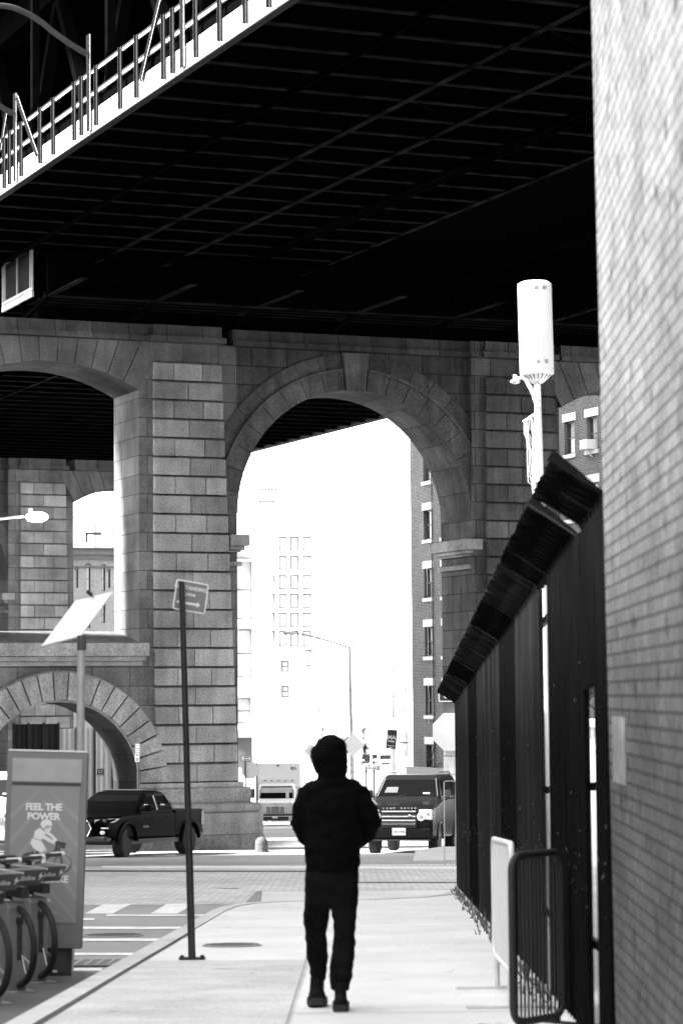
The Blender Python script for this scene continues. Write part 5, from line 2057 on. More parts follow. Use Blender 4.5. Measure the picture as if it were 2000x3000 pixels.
for pts in (((410, 1160), (470, 1115), (560, 1180), (510, 1270), (480, 1280), (395, 1250)),
            ((375, 1260), (500, 1290), (580, 1420), (570, 1500), (510, 1460), (400, 1400), (355, 1330)),
            ((520, 1440), (580, 1400), (562, 1600), (510, 1600))):
    bd.poly([P(x, y, 3) for x, y in pts])
stroke(bd, [(470, 1150), (520, 1230), (640, 1300), (680, 1310)], 26, 4)
stroke(bd, [(560, 1170), (640, 1220), (700, 1290)], 20, 4)
for c in ((560, 1065, 78, 68), (580, 1120, 48, 55)):
    bd.poly([P(c[0] + c[2] * math.cos(2 * PI * i / 20), c[1] + c[3] * math.sin(2 * PI * i / 20), 4) for i in range(20)])
bd.build('printed_rider', 'white', po)
# mast with solar panel behind the kiosk
Y = 23.4
pbm = at(236, 2200, Y)
ptm = at(239, 1880, Y)
t = thing('solar_panel_mast', 'slim metal mast carrying a tilted white backed solar panel behind the kiosk', 'solar panel', (pbm.x, Y, rz(Y)))
Mi = Matrix.Translation(-Vector(t.location))
MB().tube([Vector((at(205, 2800, Y).x, Y, rz(Y))), pbm, ptm], .037, 14).xf(Mi).build('mast', 'galv', t, smooth=True)
MB().tube([at(240, 1905, Y), at(240, 1862, Y)], .043, 14).xf(Mi).build('mast_collar', 'darkgrey', t, smooth=True)
# panel: front-left corner, front-right corner, back-right corner (pixel, depth)
A, B_, C = at(122, 1893, Y - .05), at(237, 1864, Y + .10), at(334, 1732, Y + .38)
D = A + (C - B_)
n = (B_ - A).cross(D - A).normalized()
if n.z < 0:
    n = -n
m = MB().hexa([A - n * .028, B_ - n * .028, C - n * .028, D - n * .028, A, B_, C, D])
sp_ = m.xf(Mi).build('solar_panel', 'white', t, bevel=.004)
m = MB()
for f in (.22, .75):
    m.lathe([(.001, 0), (.008, 0), (.006, .006), (.001, .006)], B_.lerp(C, f) - n * .014, 8)
m.xf(Mi).build('frame_bolts', 'lightgrey', sp_)
a, b = at(252, 1762, Y + .3), at(270, 1776, Y + .3)
m = MB().bar(at(256, 1732, Y + .3), at(270, 1744, Y + .3), .05, .035)
m.bar(at(270, 1744, Y + .3), at(280, 1762, Y + .3), .012, .012)
m.xf(Mi).build('sensor', 'black', t)

# ---- docks and bikes
HD = math.atan2(-.857, .515)        # heading of the bikes
hv = Vector((math.cos(HD), math.sin(HD), 0))
sv = Vector((-hv.y, hv.x, 0))


def make_dock(loc, label):
    t = thing('bike_dock', label, 'bike dock', loc, HD, 'docks of the bike station')
    m = MB().prism([(-.44, -.09, 0), (0, -.09, 0), (0, -.09, .66), (-.03, -.09, .70), (-.44, -.09, .72)], (0, .15, 0))
    m.build('post', 'kiosk', t, bevel=.008)
    MB().box(-.43, -.03, -.088, -.06, .712, .726).build('top_light_strip', 'lightgrey', t)
    m = MB().prism([(0.002, .03 * math.cos(PI * 2 * i / 16), .555 + .045 * math.sin(PI * 2 * i / 16)) for i in range(16)], (.003, 0, 0))
    m.box(.002, .005, -.02, .02, .25, .56)
    m.build('wheel_slot', 'black', t)
    MB().box(-.5, .10, -.10, .10, -.015, .012).build('foot_plate', 'midgrey', t)
    return t


def make_bike(loc, label):
    """x forward; front axle at the origin, raised by the wheel radius"""
    t = thing('docked_bicycle', label, 'bicycle', loc, HD, 'bicycles locked in the docks')
    rw = .315
    for x in (0.0, -1.10):
        w_ = thing_part('wheel', t, (x, 0, rw))
        MB().tube([(rw * math.cos(2 * PI * k / 40), 0, rw * math.sin(2 * PI * k / 40)) for k in range(40)], .026, 8, closed=True).build('tyre', 'rubber', w_, smooth=True)
        MB().tube([((rw - .035) * math.cos(2 * PI * k / 40), 0, (rw - .035) * math.sin(2 * PI * k / 40)) for k in range(40)], .009, 6, closed=True).build('rim', 'chrome', w_, smooth=True)
        m = MB()
        for k in range(14):
            a = 2 * PI * k / 14
            m.tube([(0, .025 * (-1) ** k, 0), ((rw - .04) * math.cos(a), 0, (rw - .04) * math.sin(a))], .0016, 4)
        m.build('spokes', 'chrome', w_)
        MB().lathe([(.001, -.05), (.05 if x == 0 else .03, -.04), (.05 if x == 0 else .03, .04), (.001, .05)], n=14, axis='y').build('hub', 'black', w_)
    f = MB()
    f.tube([(-.16, 0, .78), (-.36, 0, .42), (-.58, 0, .27)], .04, 10)
    f.tube([(-.58, 0, .27), (-.72, 0, .75)], .025, 10)
    f.tube([(-.58, 0, .27), (-1.10, .05, rw)], .018, 8)
    f.tube([(-.58, 0, .27), (-1.10, -.05, rw)], .018, 8)
    f.tube([(-.68, 0, .60), (-1.10, 0, rw)], .018, 8)
    f.build('frame', 'midgrey', t, smooth=True)
    f = MB()
    for s in (-1, 1):
        f.tube([(-.13, s * .05, .66), (0, s * .055, rw)], .016, 8)
    f.tube([(-.17, 0, .86), (-.13, 0, .66)], .026, 10)
    f.tube([(-.13, -.055, .66), (-.13, .055, .66)], .02, 8)
    f.build('fork', 'black', t, smooth=True)
    f = MB().tube([(-.22, -.30, 1.02), (-.20, -.12, 1.02), (-.16, 0, .98), (-.20, .12, 1.02), (-.22, .30, 1.02)], .016, 8)
    f.tube([(-.17, 0, .86), (-.16, 0, .98)], .02, 8)
    f.build('handlebar', 'black', t, smooth=True)
    for s in (-1, 1):
        MB().tube([(-.24, s * .22, 1.02), (-.26, s * .34, 1.02)], .022, 8).build('grip', 'lightgrey', t, smooth=True)
    MB().ell((-.74, 0, .86), .15, .09, .04).build('saddle', 'darkgrey', t, smooth=True)
    MB().tube([(-.72, 0, .74), (-.74, 0, .84)], .018, 8).build('seat_post', 'galv', t)
    m = MB()
    for side in (-1, 1):
        pass
    arc_p = [(rw + .045) * 1.0 for _ in range(1)]
    m.loft([[Vector(((rw + .045) * math.cos(a), y, rw + (rw + .045) * math.sin(a))) for y in (-.035, .035)] for a in [R(x) for x in range(120, 200, 10)]], cap=False, closed=False)
    m.build('mudguard', 'midgrey', t)
    b = MB().hexa([(-.20, -.15, .80), (.14, -.13, .82), (.14, .13, .82), (-.20, .15, .80), (-.22, -.17, .94), (.22, -.15, .955), (.22, .15, .955), (-.22, .17, .94)])
    bk = b.build('basket', 'darkgrey', t, bevel=.008)
    m = MB()
    m.box(-.215, .20, -.165, -.145, .945, .958)
    m.box(-.215, .20, .145, .165, .945, .958)
    m.build('basket_rim', 'galv', bk)
    MB().box(-.10, .16, -.03, .03, .72, .80).build('front_lamp_unit', 'black', bk)
    tm = text_mb('citibike', .062, depth=.002, bold=.0012).xf(T(.176, -.02, .866, R(90), R(30)))
    z = MB().prism([(.0, 0, .085), (-.022, 0, .04), (-.004, 0, .04), (-.016, 0, 0), (.020, 0, .052), (.002, 0, .052)], (0, -.003, 0)).xf(T(.170, .112, .862, R(90), R(30), 0, .9))
    tm.build('basket_lettering', 'lightgrey', bk)
    z.build('bolt_mark', 'white', bk)
    return t


rots = [(139, 2878, 'nearest to the kiosk, its wheel and reflector in full view', 'bike dock standing nearest to the kiosk'), (76, 2905, 'middle one of the row with its basket over the dock', 'bike dock between the other two docks'), (8, 2940, 'cut off by the edge of the picture', 'bike dock cut off by the edge of the picture')]
for i, (px, py, lab, dl) in enumerate(rots):
    px += (0, 2, -4)[i]
    g_ = gnd(px, py, -KERB)
    fp = Vector((g_.x, g_.y, rz(g_.y))) - sv * 0 - sv * .06
    # right-hand bottom corner of the slotted end is what the pixel marks
    make_dock(fp, 'grey ' + dl).scale = (1.08, 1.08, 1.02)
    bp_ = fp - hv * 0.055
    make_bike((bp_.x, bp_.y, fp.z + 0.05), 'share bicycle ' + lab).scale = (1.08, 1.08, 0.98)
m = MB().box(-.03, .03, -.006, .006, -.01, .10)

# ---- crowd barriers
def barrier(label, a, b, h=1.08, gap=.17, mat='galv', r=.02, nb=16):
    a, b = Vector(a), Vector(b)
    c = (a + b) / 2
    L = (b - a).length
    d = (b - a).normalized()
    t = thing('crowd_barrier', label, 'barrier', c, 0)
    q = lambda f, z: (a - c) + d * (L * f) + Vector((0, 0, z))
    rc = .09 / L
    path = []
    for cxf, cz, a0 in ((1 - rc, h - .09, 0), (rc, h - .09, PI / 2), (rc, gap + .09, PI), (1 - rc, gap + .09, 1.5 * PI)):
        for k in range(5):
            x = a0 + PI / 2 * k / 4
            path.append(q(cxf + rc * math.cos(x), cz + .09 * math.sin(x)))
    MB().tube(path, r, 10, closed=True).build('frame', mat, t, smooth=True)
    m = MB()
    for i in range(nb):
        f = (i + 1) / (nb + 1)
        m.tube([q(f, gap), q(f, h)], .007, 6)
    m.build('bars', mat, t)
    n = Vector((-d.y, d.x, 0))
    for f in (.12, .88):
        m = MB().tube([q(f, gap), q(f, .02)], r, 8)
        m.bar(q(f, .012) - n * .30, q(f, .012) + n * .30, .04, .016)
        m.build('foot', mat, t)
    return t


y0, y1 = 19.3, 16.95
xa, xb = at(1444, 2450, y0).x, at(1497, 2480, y1).x
barrier('pale galvanised crowd barrier standing lengthwise against the black fence', (xa, y0, gz(y0)), (xb, y1, gz(y1)), 1.09, .24, 'galvpale', nb=34)
ya_, yb_ = 15.45, 15.85
xa, xb = at(1497, 2500, ya_).x, at(1640, 2500, yb_).x
za_ = at(1500, 2505, ya_).z - 1.08
barrier('dark round cornered crowd barrier nearest to the brick wall', (xa, ya_, gz(ya_)), (xb, yb_, gz(ya_)), at(1560, 2502, 15.6).z - gz(ya_), .05, 'barrierdark', r=.024, nb=12)

# ---- stone bollard at the pier foot
p = gnd(766, 2497)
t = thing('bollard', 'short round topped stone bollard at the corner of the pier', 'bollard', (p.x, p.y, rz(p.y)))
k = p.y / F
MB().lathe([(.19, -.1), (.185, .12), (.18, .26)] + [(.18 * math.cos(a), .26 + .18 * math.sin(a)) for a in [PI / 2 * i / 6 for i in range(1, 6)]] + [(.001, .44)], n=24).build('stone', 'stonedark', t, smooth=True)
MB().lathe([(.23, -.1), (.23, .03), (.001, .03)], n=24).build('base', 'stonedark', t)

# ---- octagonal sign seen from behind, and arrow sign, by the end of the fence
Y = 52
c = at(1322, 2144, Y)
t = thing('stop_sign', 'white blank back of an eight sided sign half hidden by the fence end', 'sign', (c.x, Y, rz(Y)))
rr_ = .38
m = MB().prism([(rr_ / math.cos(PI / 8) * math.cos(PI / 8 + PI / 4 * i), 0, c.z - rz(Y) + rr_ / math.cos(PI / 8) * math.sin(PI / 8 + PI / 4 * i)) for i in range(8)], (0, .006, 0))
m.build('sign_plate', 'white', t)
MB().tube([(.12, .04, 0), (.12, .04, c.z - rz(Y) + 1.1)], .03, 8).build('post', 'galv', t)
tl, tr, bl = at(1284, 2015, Y), at(1352, 2015, Y), at(1284, 2056, Y)
t2 = thing('arrow_sign', 'small black one way arrow sign with a white border above the eight sided sign', 'sign', (c.x, Y, rz(Y) + 0.0))
B = Matrix.Translation(-Vector(t2.location)) @ basis(tl, tr, bl)
sign_face(t2, B, (tr - tl).length, (tl - bl).length, 'black', 'white', [], arrow=(.44, .07, .14, .06), r=.03, bw=.02)
MB().tube([(0, .02, c.z - rz(Y) + 1.05), (0, .02, c.z - rz(Y) + 1.30)], .03, 8).build('post_cap', 'galv', t2)


Yh = 56
hp_ = [at(x, y, Yh) for x, y in ((1301, 2484), (1300, 2292), (1305, 2288), (1329, 2288), (1334, 2292), (1334, 2484))]
t = thing('bike_rack', 'thin metal hoop frame standing in front of the suv beside the fence end', 'bike rack', (hp_[0].x, Yh, rz(Yh)))
hp_[0].z = hp_[-1].z = rz(Yh)
MB().tube(hp_, .012, 8).xf(Matrix.Translation(-Vector(t.location))).build('hoop', 'galv', t, smooth=True)
MB().tube([hp_[0] + Vector((0, 0, .12)), hp_[-1] + Vector((0, 0, .12))], .010, 8).xf(Matrix.Translation(-Vector(t.location))).build('crossbar', 'galv', t)


def post_sign(name, label, px, Y, py_top, post='darkgrey', pr=.035, cat='sign'):
    c = at(px, 2300, Y)
    t = thing(name, label, cat, (c.x, Y, rz(Y)))
    H = at(px, py_top, Y).z - rz(Y)
    MB().tube([(0, 0, 0), (0, 0, H)], pr, 8).build('post', post, t)
    return t


def plate(t, x0, y0, x1, y1, Y, ground, border, lines=(), arrow=None, r=.02, bw=.02, dy=-.05):
    tl, tr, bl = at(x0, y0, Y + dy), at(x1, y0, Y + dy), at(x0, y1, Y + dy)
    W, H = (tr - tl).length, (tl - bl).length
    B = Matrix.Translation(-Vector(t.location)) @ basis(tl, tr, bl)
    if arrow:
        arrow = (arrow[0] * W, arrow[1] * W, arrow[2] * H, arrow[3] * H)
    sign_face(t, B, W, H, ground, border, [(s, x * W, z * H, sz * H, 'CENTER', .004) for s, x, z, sz in lines], arrow=arrow, r=min(r, H * .2), bw=min(bw, H * .12))


t = post_sign('one_way_sign', 'one way arrow sign on a dark post in front of the parked suv', 1095, 100, 2244)
plate(t, 1092, 2244.5, 1113, 2256, 100, 'white', 'black', [('ONE WAY', .38, .36, .34)], arrow=None)
plate(t, 1105, 2246, 1113, 2254.5, 100, 'black', 'white', arrow=(.15, .9, .5, .3), bw=.004, dy=-.07)
t = post_sign('sign_post', 'bare dark post carrying a small pale plate left of the one way sign', 1073, 104, 2243)
plate(t, 1073, 2245, 1091, 2255, 104, 'lightgrey', 'white')
t = post_sign('one_way_sign', 'one way arrow sign by the pier edge left of the box truck', 719, 108, 2212)
plate(t, 706, 2215, 738, 2230, 108, 'white', 'black', arrow=None)
plate(t, 716, 2217.5, 737, 2227.5, 108, 'black', 'white', arrow=(.05, .95, .5, .42), bw=.004, dy=-.08)
c = at(733, 2257, 108)
m = MB().prism([(.38 * math.cos(PI / 8 + PI / 4 * i), .05, c.z - rz(108) + .38 * math.sin(PI / 8 + PI / 4 * i)) for i in range(8)], (0, .006, 0))
m.xf(Matrix.Translation((c.x - t.location.x, 0, 0))).build('octagon_plate', 'lightgrey', t)
t = post_sign('parking_sign', 'parking regulation sign on a dark post in front of the low arch', 405, 75.2, 2178)
plate(t, 396, 2178, 411, 2206, 75.2, 'white', 'midgrey', [('NO', .5, .68, .2), ('STANDING', .5, .42, .16), ('ANYTIME', .5, .18, .16)])
plate(t, 396, 2207, 409, 2232, 75.2, 'midgrey', 'white', [('BUS', .5, .5, .26)], dy=-.06)
p = ray_v(291, 2263, 16.5)
w0 = uv2w(p[0], 16.5, p[2])
t = thing('no_standing_sign', 'small black no standing sign fixed to the pale hoarding behind the low arch', 'sign', w0)
B = Matrix.Translation((0, 0, 0)) @ Matrix.Rotation(ANG, 4, 'Z') @ Matrix.Translation((-.09, 0, -.14))
sign_face(t, B, .28, .28, 'black', 'white', [('NO ST', .14, .18, .07, 'CENTER', .002), ('ANYTI', .14, .11, .06, 'CENTER', .002)], r=.01, bw=.006)
MB().box(.03, .25, -.004, -.002, .03, .055).xf(B).build('white_bar', 'white', t)
# octagon with a diamond warning sign behind the walker
Y = 118
t = post_sign('warning_signs', 'white diamond sign and grey eight sided sign backs on a far lamp pole', 1031, Y, 2140, 'galv', .04)
cz = at(1020, 2182, Y).z - rz(Y)
m = MB().prism([(.42 * math.cos(PI / 8 + PI / 4 * i), -.06, cz + .42 * math.sin(PI / 8 + PI / 4 * i)) for i in range(8)], (0, .006, 0))
m.xf(Matrix.Translation((-.04, 0, 0))).build('octagon_plate', 'midgrey', t)
m = MB().prism([(.55 * math.cos(PI / 2 * i), -.09, cz + .55 * math.sin(PI / 2 * i)) for i in range(4)], (0, .006, 0))
m.xf(Matrix.Translation((.06, 0, 0))).build('diamond_plate', 'white', t)
t = post_sign('warning_sign', 'white diamond sign beside the hood of the walker', 912, 120, 2180, 'galv', .03)
cz = at(912, 2200, 120).z - rz(120)
MB().prism([(.36 * math.cos(PI / 2 * i), -.06, cz + .36 * math.sin(PI / 2 * i)) for i in range(4)], (0, .006, 0)).build('diamond_plate', 'white', t)
# hanging shop banner on the tenement corner
Y = 132
tl, tr, bl = at(1135, 2137, Y), at(1163, 2140, Y + .05), at(1137, 2192, Y)
t = thing('shop_banner', 'black hanging shop banner on a bracket at the tenement corner', 'banner', bl)
B = Matrix.Translation(-bl) @ basis(tl, tr, bl)
W, H = (tr - tl).length, (tl - bl).length
sign_face(t, B, W, H, 'black', 'black', [], r=.01)
m = MB()
m.add(text_mb('MA', W * .60, depth=.002, bold=.002, spacing=.9).xf(T(W * .5, -.006, H * .50)))
m.add(text_mb('Design', W * .25, depth=.002, bold=.003).xf(T(W * .5, -.006, H * .36)))
m.add(text_mb('Home Accents', W * .13, depth=.002, bold=.002).xf(T(W * .5, -.006, H * .14)))
m.add(text_mb('& More', W * .13, depth=.002, bold=.002).xf(T(W * .5, -.006, H * .05)))
m.xf(B).build('banner_lettering', 'white', t)
a, b = at(1163, 2176, Y), at(1208, 2176, Y + 18)
MB().bar(a - bl, at(1206, 2176, Y) - bl, .06, .06).build('bracket', 'black', t)


# ---- street lamps
def lamp_pole(label, px, py_top, Y, lean, arm, mat, r=.09, name='street_lamp', head=True):
    c = at(px, 2300, Y)
    t = thing(name, label, 'street lamp', (c.x, Y, rz(Y)))
    H = at(px, py_top, Y).z - rz(Y)
    tx = -lean * H
    MB().tube([(0, 0, 0), (tx * .3, 0, H * .3), (tx, 0, H)], [r, r * .8, r * .5], 10).build('pole', mat, t, smooth=True)
    if arm:
        pts = [at(x, y, Y) - Vector(t.location) for x, y in arm]
        o = MB().tube(pts, [.045] * (len(pts) - 1) + [.03], 8).build('arm', mat, t, smooth=True)
        if head:
            e = pts[-1]
            MB().ell(e + Vector((-.30, 0, .0)), .36, .14, .09).build('lamp_head', 'lightgrey', o, smooth=True)
    return t


lamp_pole('tall street lamp with a long curved arm standing behind the hooded walker', 1034, 1893, 130, .013, [(1026, 1898), (990, 1886), (950, 1874), (905, 1862), (878, 1857), (866, 1855)], 'lampgrey', .12)
lamp_pole('thin pale lamp pole right of the tall curved lamp', 1088, 1995, 170, .0, [(1087, 2000), (1065, 1992), (1050, 1990)], 'lightgrey', .10, head=False)
lamp_pole('leaning pale lamp pole next to the shop banner', 1113, 2012, 190, .03, [(1105, 2015), (1085, 2004)], 'lightgrey', .10, head=False)
lamp_pole('slender white pole at the corner shop', 790, 1990, 182, .0, None, 'white', .09, name='utility_pole')
# lit lamp under the bridge at the left
vl = 30
q = lambda px, py: uv2w(ray_v(px, py, vl)[0], vl, ray_v(px, py, vl)[2])
e = q(108, 1512)
b0 = q(-60, 1540)
t = thing('lit_street_lamp', 'glowing lit street lamp head on a white arm in front of the shaded stonework', 'street lamp', (b0.x, b0.y, rz(b0.y)))
Lc = Vector(t.location)
MB().tube([Vector((0, 0, 0)), b0 - Lc], [.10, .06], 10).build('pole', 'white', t, smooth=True)
MB().tube([b0 - Lc, q(-10, 1522) - Lc, q(40, 1516) - Lc, q(70, 1513) - Lc], .055, 8).build('arm', 'white', t, smooth=True)
m = MB().ell(e - Lc + Vector((0, 0, .06)), .42, .2, .12)
m.lathe([(.001, .1), (.08, .1), (.08, .28), (.001, .28)], e - Lc + Vector((-.25, 0, .02)), 10)
hd = m.build('lamp_head', 'white', t, smooth=True)
MB().ell(e - Lc + Vector((.02, -.05, -.04)), .46, .24, .22).build('lens', 'lamp', hd, smooth=True)  # lens enlarged past the head to stand in for the lamp's glow
# distant pedestrian
# ================================================================== THE HOODED WALKER
PB = gnd(972, 2962)
KX_ = PB.y / F / 1.96


def remesh(mb, voxel, disp, name, mat, parent, smooth_it=4):
    me = bpy.data.meshes.new('tmp')
    me.from_pydata([tuple(v) for v in mb.v], [], mb.f)
    bm = bmesh.new()
    bm.from_mesh(me)
    bmesh.ops.recalc_face_normals(bm, faces=bm.faces)
    bm.to_mesh(me)
    bm.free()
    ob = bpy.data.objects.new('tmp', me)
    COL.objects.link(ob)
    r_ = ob.modifiers.new('r', 'REMESH')
    r_.mode = 'VOXEL'
    r_.voxel_size = voxel
    s_ = ob.modifiers.new('s', 'SMOOTH')
    s_.iterations = smooth_it
    s_.factor = .5
    bpy.context.view_layer.update()
    out = bpy.data.meshes.new_from_object(ob.evaluated_get(bpy.context.evaluated_depsgraph_get()))
    bpy.data.objects.remove(ob)
    bpy.data.meshes.remove(me)
    nrm = [v.normal.copy() for v in out.vertices]
    for v, n in zip(out.vertices, nrm):
        v.co += n * disp(v.co)
    for p in out.polygons:
        p.use_smooth = True
    out.materials.clear()
    out.materials.append(M[mat])
    out.name = name
    o = bpy.data.objects.new(name, out)
    COL.objects.link(o)
    if parent:
        o.parent = parent
    return o


def pp(cx, cy, y=0.0):
    return Vector(((cx - 708) * KX_, y, (2085 - cy) * KX_ - 0.076 * y))


def tube2(mb, st, n=18, sq=2.4):
    """st: list of (cx_left, cx_right, cy, y centre, half depth, tilt)"""
    rings = []
    for xl, xr, cy, y, d in st:
        a, b = pp(xl, cy, y), pp(xr, cy, y)
        c = (a + b) / 2
        w_ = (b - a).length / 2
        ring = []
        for k in range(n):
            t_ = 2 * PI * k / n
            ct, st_ = math.cos(t_), math.sin(t_)
            ex = 2 / sq
            ring.append(c + Vector((w_ * abs(ct) ** ex * (1 if ct > 0 else -1), d * abs(st_) ** ex * (1 if st_ > 0 else -1), 0)))
        rings.append(ring)
    mb.loft(rings)


def limb(mb, pts, n=16):
    """pts: (cx, cy, y, radius)"""
    mb.tube([pp(cx, cy, y) for cx, cy, y, _ in pts], [r_ for *_, r_ in pts], n)


# body: head with a face, trunk, legs, arms and hands in one surface
b = MB()
hc = pp(706, 640, .035)
b.ell(hc, .073, .093, .115, 24, 16)
b.ell(hc + Vector((0, .04, -.075)), .052, .055, .05, 16, 10)             # jaw
b.ell(hc + Vector((0, .10, -.015)), .012, .022, .026, 10, 8)             # nose
for s in (-1, 1):
    b.ell(hc + Vector((s * .076, -.005, -.005)), .012, .022, .032, 10, 8)  # ears
    b.ell(hc + Vector((s * .030, .078, .012)), .013, .012, .010, 10, 8)    # eyes
b.ell(hc + Vector((0, .088, -.052)), .026, .012, .009, 10, 8)            # mouth
b.tube([hc + Vector((0, -.01, -.06)), pp(712, 790, 0)], .055, 14)
tube2(b, [(600, 860, 805, 0, .085), (585, 870, 860, 0, .11), (585, 860, 1000, 0, .115), (600, 845, 1150, 0, .105), (585, 850, 1290, 0, .11), (600, 840, 1400, 0, .10)])
LEGL = [(560, 722, 1300, .0, .105), (556, 712, 1400, .05, .105), (554, 706, 1500, .12, .10), (545, 696, 1580, .19, .09), (556, 682, 1640, .22, .08), (558, 683, 1700, .25, .078), (566, 686, 1800, .30, .075), (580, 678, 1880, .34, .068), (590, 670, 1925, .36, .062)]
LEGR = [(702, 868, 1300, .0, .105), (702, 866, 1400, .0, .105), (708, 862, 1500, .01, .10), (721, 846, 1600, .02, .088), (717, 843, 1700, .01, .082), (702, 839, 1800, -.01, .08), (694, 826, 1880, -.02, .075), (697, 812, 1940, -.02, .07), (700, 808, 1968, -.02, .068)]
shr = lambda L, q: [(xl + (xr - xl) * q, xr - (xr - xl) * q, cy, y, d * (1 - 1.5 * q)) for xl, xr, cy, y, d in L]
tube2(b, shr(LEGL, .12))
tube2(b, shr(LEGR, .12))
limb(b, [(632, 1915, .36, .04), (630, 1975, .37, .038)])
limb(b, [(754, 1955, -.02, .04), (756, 2010, -.02, .038)])
ARML = [(588, 835, .0, .068), (555, 930, -.02, .066), (532, 1018, .0, .062), (560, 1090, .09, .055), (620, 1140, .17, .048)]
ARMR = [(862, 835, .0, .068), (912, 930, -.02, .066), (950, 1022, .0, .062), (915, 1090, .09, .055), (840, 1140, .17, .048)]
for A_ in (ARML, ARMR):
    limb(b, [(cx, cy, y, r_ * .78) for cx, cy, y, r_ in A_])
    s = 1 if A_ is ARML else -1
    wx, wy, wyy, _ = A_[-1]
    h0 = pp(wx, wy, wyy)
    b.ell(h0 + Vector((s * .045, .012, -.012)), .05, .018, .042, 14, 8)
    for i, L_ in enumerate((.068, .078, .074, .058)):
        f0 = h0 + Vector((s * .085, .012, .018 - i * .019))
        b.tube([f0, f0 + Vector((s * L_ * .55, .010, -.004)), f0 + Vector((s * L_ * .9, -.006, -.010))], [.009, .0085, .007], 8)
    b.tube([h0 + Vector((s * .03, .012, .030)), h0 + Vector((s * .06, .018, .055)), h0 + Vector((s * .085, .014, .064))], [.012, .010, .008], 8)
person = remesh(b, .0075, lambda c: 0.0, 'person', 'skin', None, 2)
person.location = PB
tag(person, 'person in a black hooded jacket and black trousers walking away, hands in pockets', 'person')

# jacket with the hood up
j = MB()
tube2(j, [(668, 776, 742, -.01, .085), (640, 800, 765, -.01, .095), (590, 858, 787, -.01, .105), (556, 896, 812, -.005, .115), (548, 902, 850, 0, .135), (552, 892, 920, 0, .15), (556, 884, 1000, 0, .152), (556, 884, 1100, .0, .152), (560, 880, 1170, .0, .152), (562, 878, 1240, 0, .15), (566, 870, 1262, 0, .142), (566, 868, 1292, 0, .142)], 28)
for A_ in (ARML, ARMR):
    limb(j, A_, 18)
tube2(j, [(640, 800, 770, -.02, .09), (628, 803, 740, -.025, .10), (622, 804, 705, -.03, .108), (606, 805, 650, -.03, .116), (606, 804, 620, -.03, .118), (616, 801, 590, -.03, .115), (636, 790, 562, -.03, .105), (660, 775, 542, -.03, .085), (690, 752, 527, -.03, .05), (706, 738, 524, -.03, .02)], 26, 2.2)
# rolled hood edge around the face
hp = [(640, 740), (622, 700), (612, 650), (622, 600), (655, 560), (705, 545), (755, 560), (790, 600), (798, 650), (792, 700), (772, 740)]
j.tube([pp(x, y, .075 + .02 * math.sin(i * PI / 10)) for i, (x, y) in enumerate(hp)], .022, 8)


def wr(c):
    return noise.noise(Vector((c.x * 9, c.y * 9, c.z * 16))) * .014 + noise.noise(Vector((c.x * 25, c.y * 25, c.z * 40))) * .004


remesh(j, .012, wr, 'jacket', 'cloth', person, 4)
tr = MB()
tube2(tr, LEGL)
tube2(tr, LEGR)
tube2(tr, [(568, 866, 1255, 0, .13), (562, 868, 1300, 0, .132), (560, 867, 1380, .0, .125), (572, 855, 1470, .03, .10), (620, 800, 1500, .04, .06)], 24)


def wr2(c):
    low = max(0, .55 - c.z) * .010
    knee = max(0, 1 - abs(c.z - .55) / .2) * .006
    return noise.noise(Vector((c.x * 8, c.y * 8, c.z * 20))) * (.006 + low + knee) + noise.noise(Vector((c.x * 22, c.y * 22, c.z * 30))) * .003


remesh(tr, .012, wr2, 'trousers', 'denim', person, 3)


def shoe(cx0, cx1, y, z0, pitch):
    a, b_ = pp(cx0, 2000, y), pp(cx1, 2000, y)
    c = Vector(((a.x + b_.x) / 2, y, z0))
    w_ = (b_.x - a.x) / 2
    m = MB()
    rings = []
    for yy, ww, h in ((-.11, .55, .075), (-.095, .80, .10), (-.05, .86, .115), (0, .80, .12), (.05, .86, .10), (.10, 1.0, .075), (.15, .98, .06), (.185, .75, .045), (.20, .4, .03)):
        ring = []
        for k in range(14):
            t_ = 2 * PI * k / 14
            ring.append(Vector((w_ * ww * math.cos(t_), yy, max(0.0, h * .5 + h * .5 * math.sin(t_) * 1.15))))
        rings.append(ring)
    m.loft(rings)
    m.tube([(0, -.045, .09), (0, -.045, .19)], [w_ * .74, w_ * .68], 14)
    m.xf(Matrix.Rotation(R(-pitch), 4, 'X'))
    zmin = min(v.z for v in m.v)
    m.xf(Matrix.Translation(c - Vector((0, 0, zmin))))
    o = remesh(m, .008, lambda c_: noise.noise(c_ * 30) * .002, 'shoe', 'leather', person, 2)
    so_ = MB()
    ring = [(w_ * 1.04 * ww * s, yy) for s in (1,) for yy, ww in ((-.115, .5), (-.08, .86), (0, .82), (.10, 1.0), (.16, .96), (.205, .4))]
    out = ring + [(-x, yy) for x, yy in ring[::-1]]
    so_.prism([(x, yy, 0) for x, yy in out], (0, 0, .05))
    so_.xf(Matrix.Rotation(R(-pitch), 4, 'X')).xf(Matrix.Translation(c - Vector((0, 0, zmin - 0.0))))
    so_.build('sole', 'rubber', o)


shoe(562, 680, .36, -.020, 5)
shoe(712, 806, -.03, .0, 1)

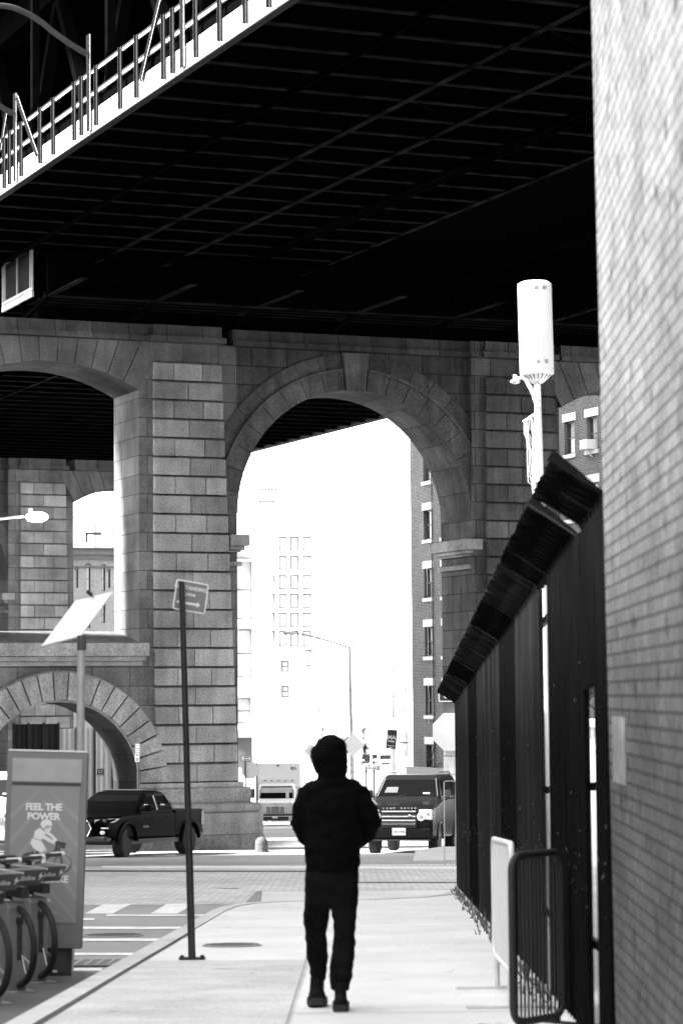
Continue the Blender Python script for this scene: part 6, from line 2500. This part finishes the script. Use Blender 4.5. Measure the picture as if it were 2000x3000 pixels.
# far pedestrian crossing at the end of the street
Y = 330
c = at(1068, 2218, Y)
b = MB()
b.ell((0, 0, 1.62), .10, .11, .13, 14, 10)
b.ell((0, -.10, 1.61), .02, .03, .03, 8, 6)
b.tube([(0, 0, 1.38), (0, 0, 1.55)], .06, 10)
b.loft([[Vector((rx * math.cos(2 * PI * k / 14), ry * math.sin(2 * PI * k / 14), z)) for k in range(14)] for z, rx, ry in ((.86, .17, .12), (1.0, .16, .12), (1.2, .19, .13), (1.36, .21, .12), (1.42, .10, .08))])
for s in (-1, 1):
    b.tube([(s * .09, 0, .92), (s * .10, s * .12, .5), (s * .10, s * .16 + .02, .06)], [.09, .07, .05], 10)
    b.tube([(s * .10, s * .16 + .06, .04), (s * .10, s * .16 - .14, .03)], [.045, .035], 8)
    b.tube([(s * .20, 0, 1.36), (s * .26, -s * .06, 1.08), (s * .25, -s * .14, .86)], [.055, .045, .04], 10)
    for i in range(4):
        b.tube([(s * .25 + (i - 1.5) * .018, -s * .15, .84), (s * .25 + (i - 1.5) * .020, -s * .16, .76 + .01 * abs(i - 1.5))], [.010, .008], 6)
    b.tube([(s * .235, -s * .18, .85), (s * .23, -s * .21, .80)], [.011, .009], 6)
far = remesh(b, .012, lambda c_: 0.0, 'person', 'denim', None, 2)
far.location = (c.x, Y, c.z)
tag(far, 'tiny dark pedestrian far down the street beyond the white signs', 'person')
# ================================================================== unseen street walls: the opposite side, then blocks added to hold back light
bl = thing('unseen_brick_building', 'tall brick warehouse across the street on the sunny side', 'building', (-13.5, 0, rz(0)))
w_ = MB().box(-14, -0.3, -75, 64, -6.0, 15.2)
w_.build('wall', 'darkbrick', bl)
bl = thing('unseen_brick_building', 'unseen brick block added behind the viewer to hold back low sky light', 'building', (0, -62, rz(0)))  # put in to darken the top of the facade
w_ = MB().box(-13, 40, -14, 0, -1.0, 19)
w_.build('wall', 'darkbrick', bl)
bl = thing('unseen_brick_building', 'unseen brick block added behind the fence to hold back open sky light', 'building', (12, 20, rz(20)))  # put in to cut sky light reaching the facade
w_ = MB().box(0, 30, 0, 46, -4.0, 15)
w_.build('wall', 'darkbrick', bl)
bl = thing('unseen_brick_building', 'tall unseen brick block added to shade the tenement and street beyond the anchorage', 'building', (-34, 94, rz(94)))  # put in to keep direct sun off the tenement
w_ = MB().box(-40, 0, 0, 48, -4.0, 66)
w_.build('wall', 'darkbrick', bl)
t = thing('added_white_hut', 'added white hut standing in for the brightness behind a slit in the black fence', 'hut', (5.0, 57, rz(57)))  # invented hut, gives the fence slit something bright behind it
MB().box(0, 4, 0, 3, 0, 3.0).build('hut_body', 'white', t)
MB().box(-.1, 4.1, -.1, 3.1, 3.003, 3.15).build('roof', 'lightgrey', t)
bl = thing('unseen_brick_building', 'low unseen brick block added to keep sun off the anchorage jamb', 'building', (-14.4, 76.5, rz(76)))  # put in to stop a sliver of sun on the jamb
w_ = MB().box(-30, 0, 0, 16, -4.0, 10.5)
w_.build('wall', 'darkbrick', bl)
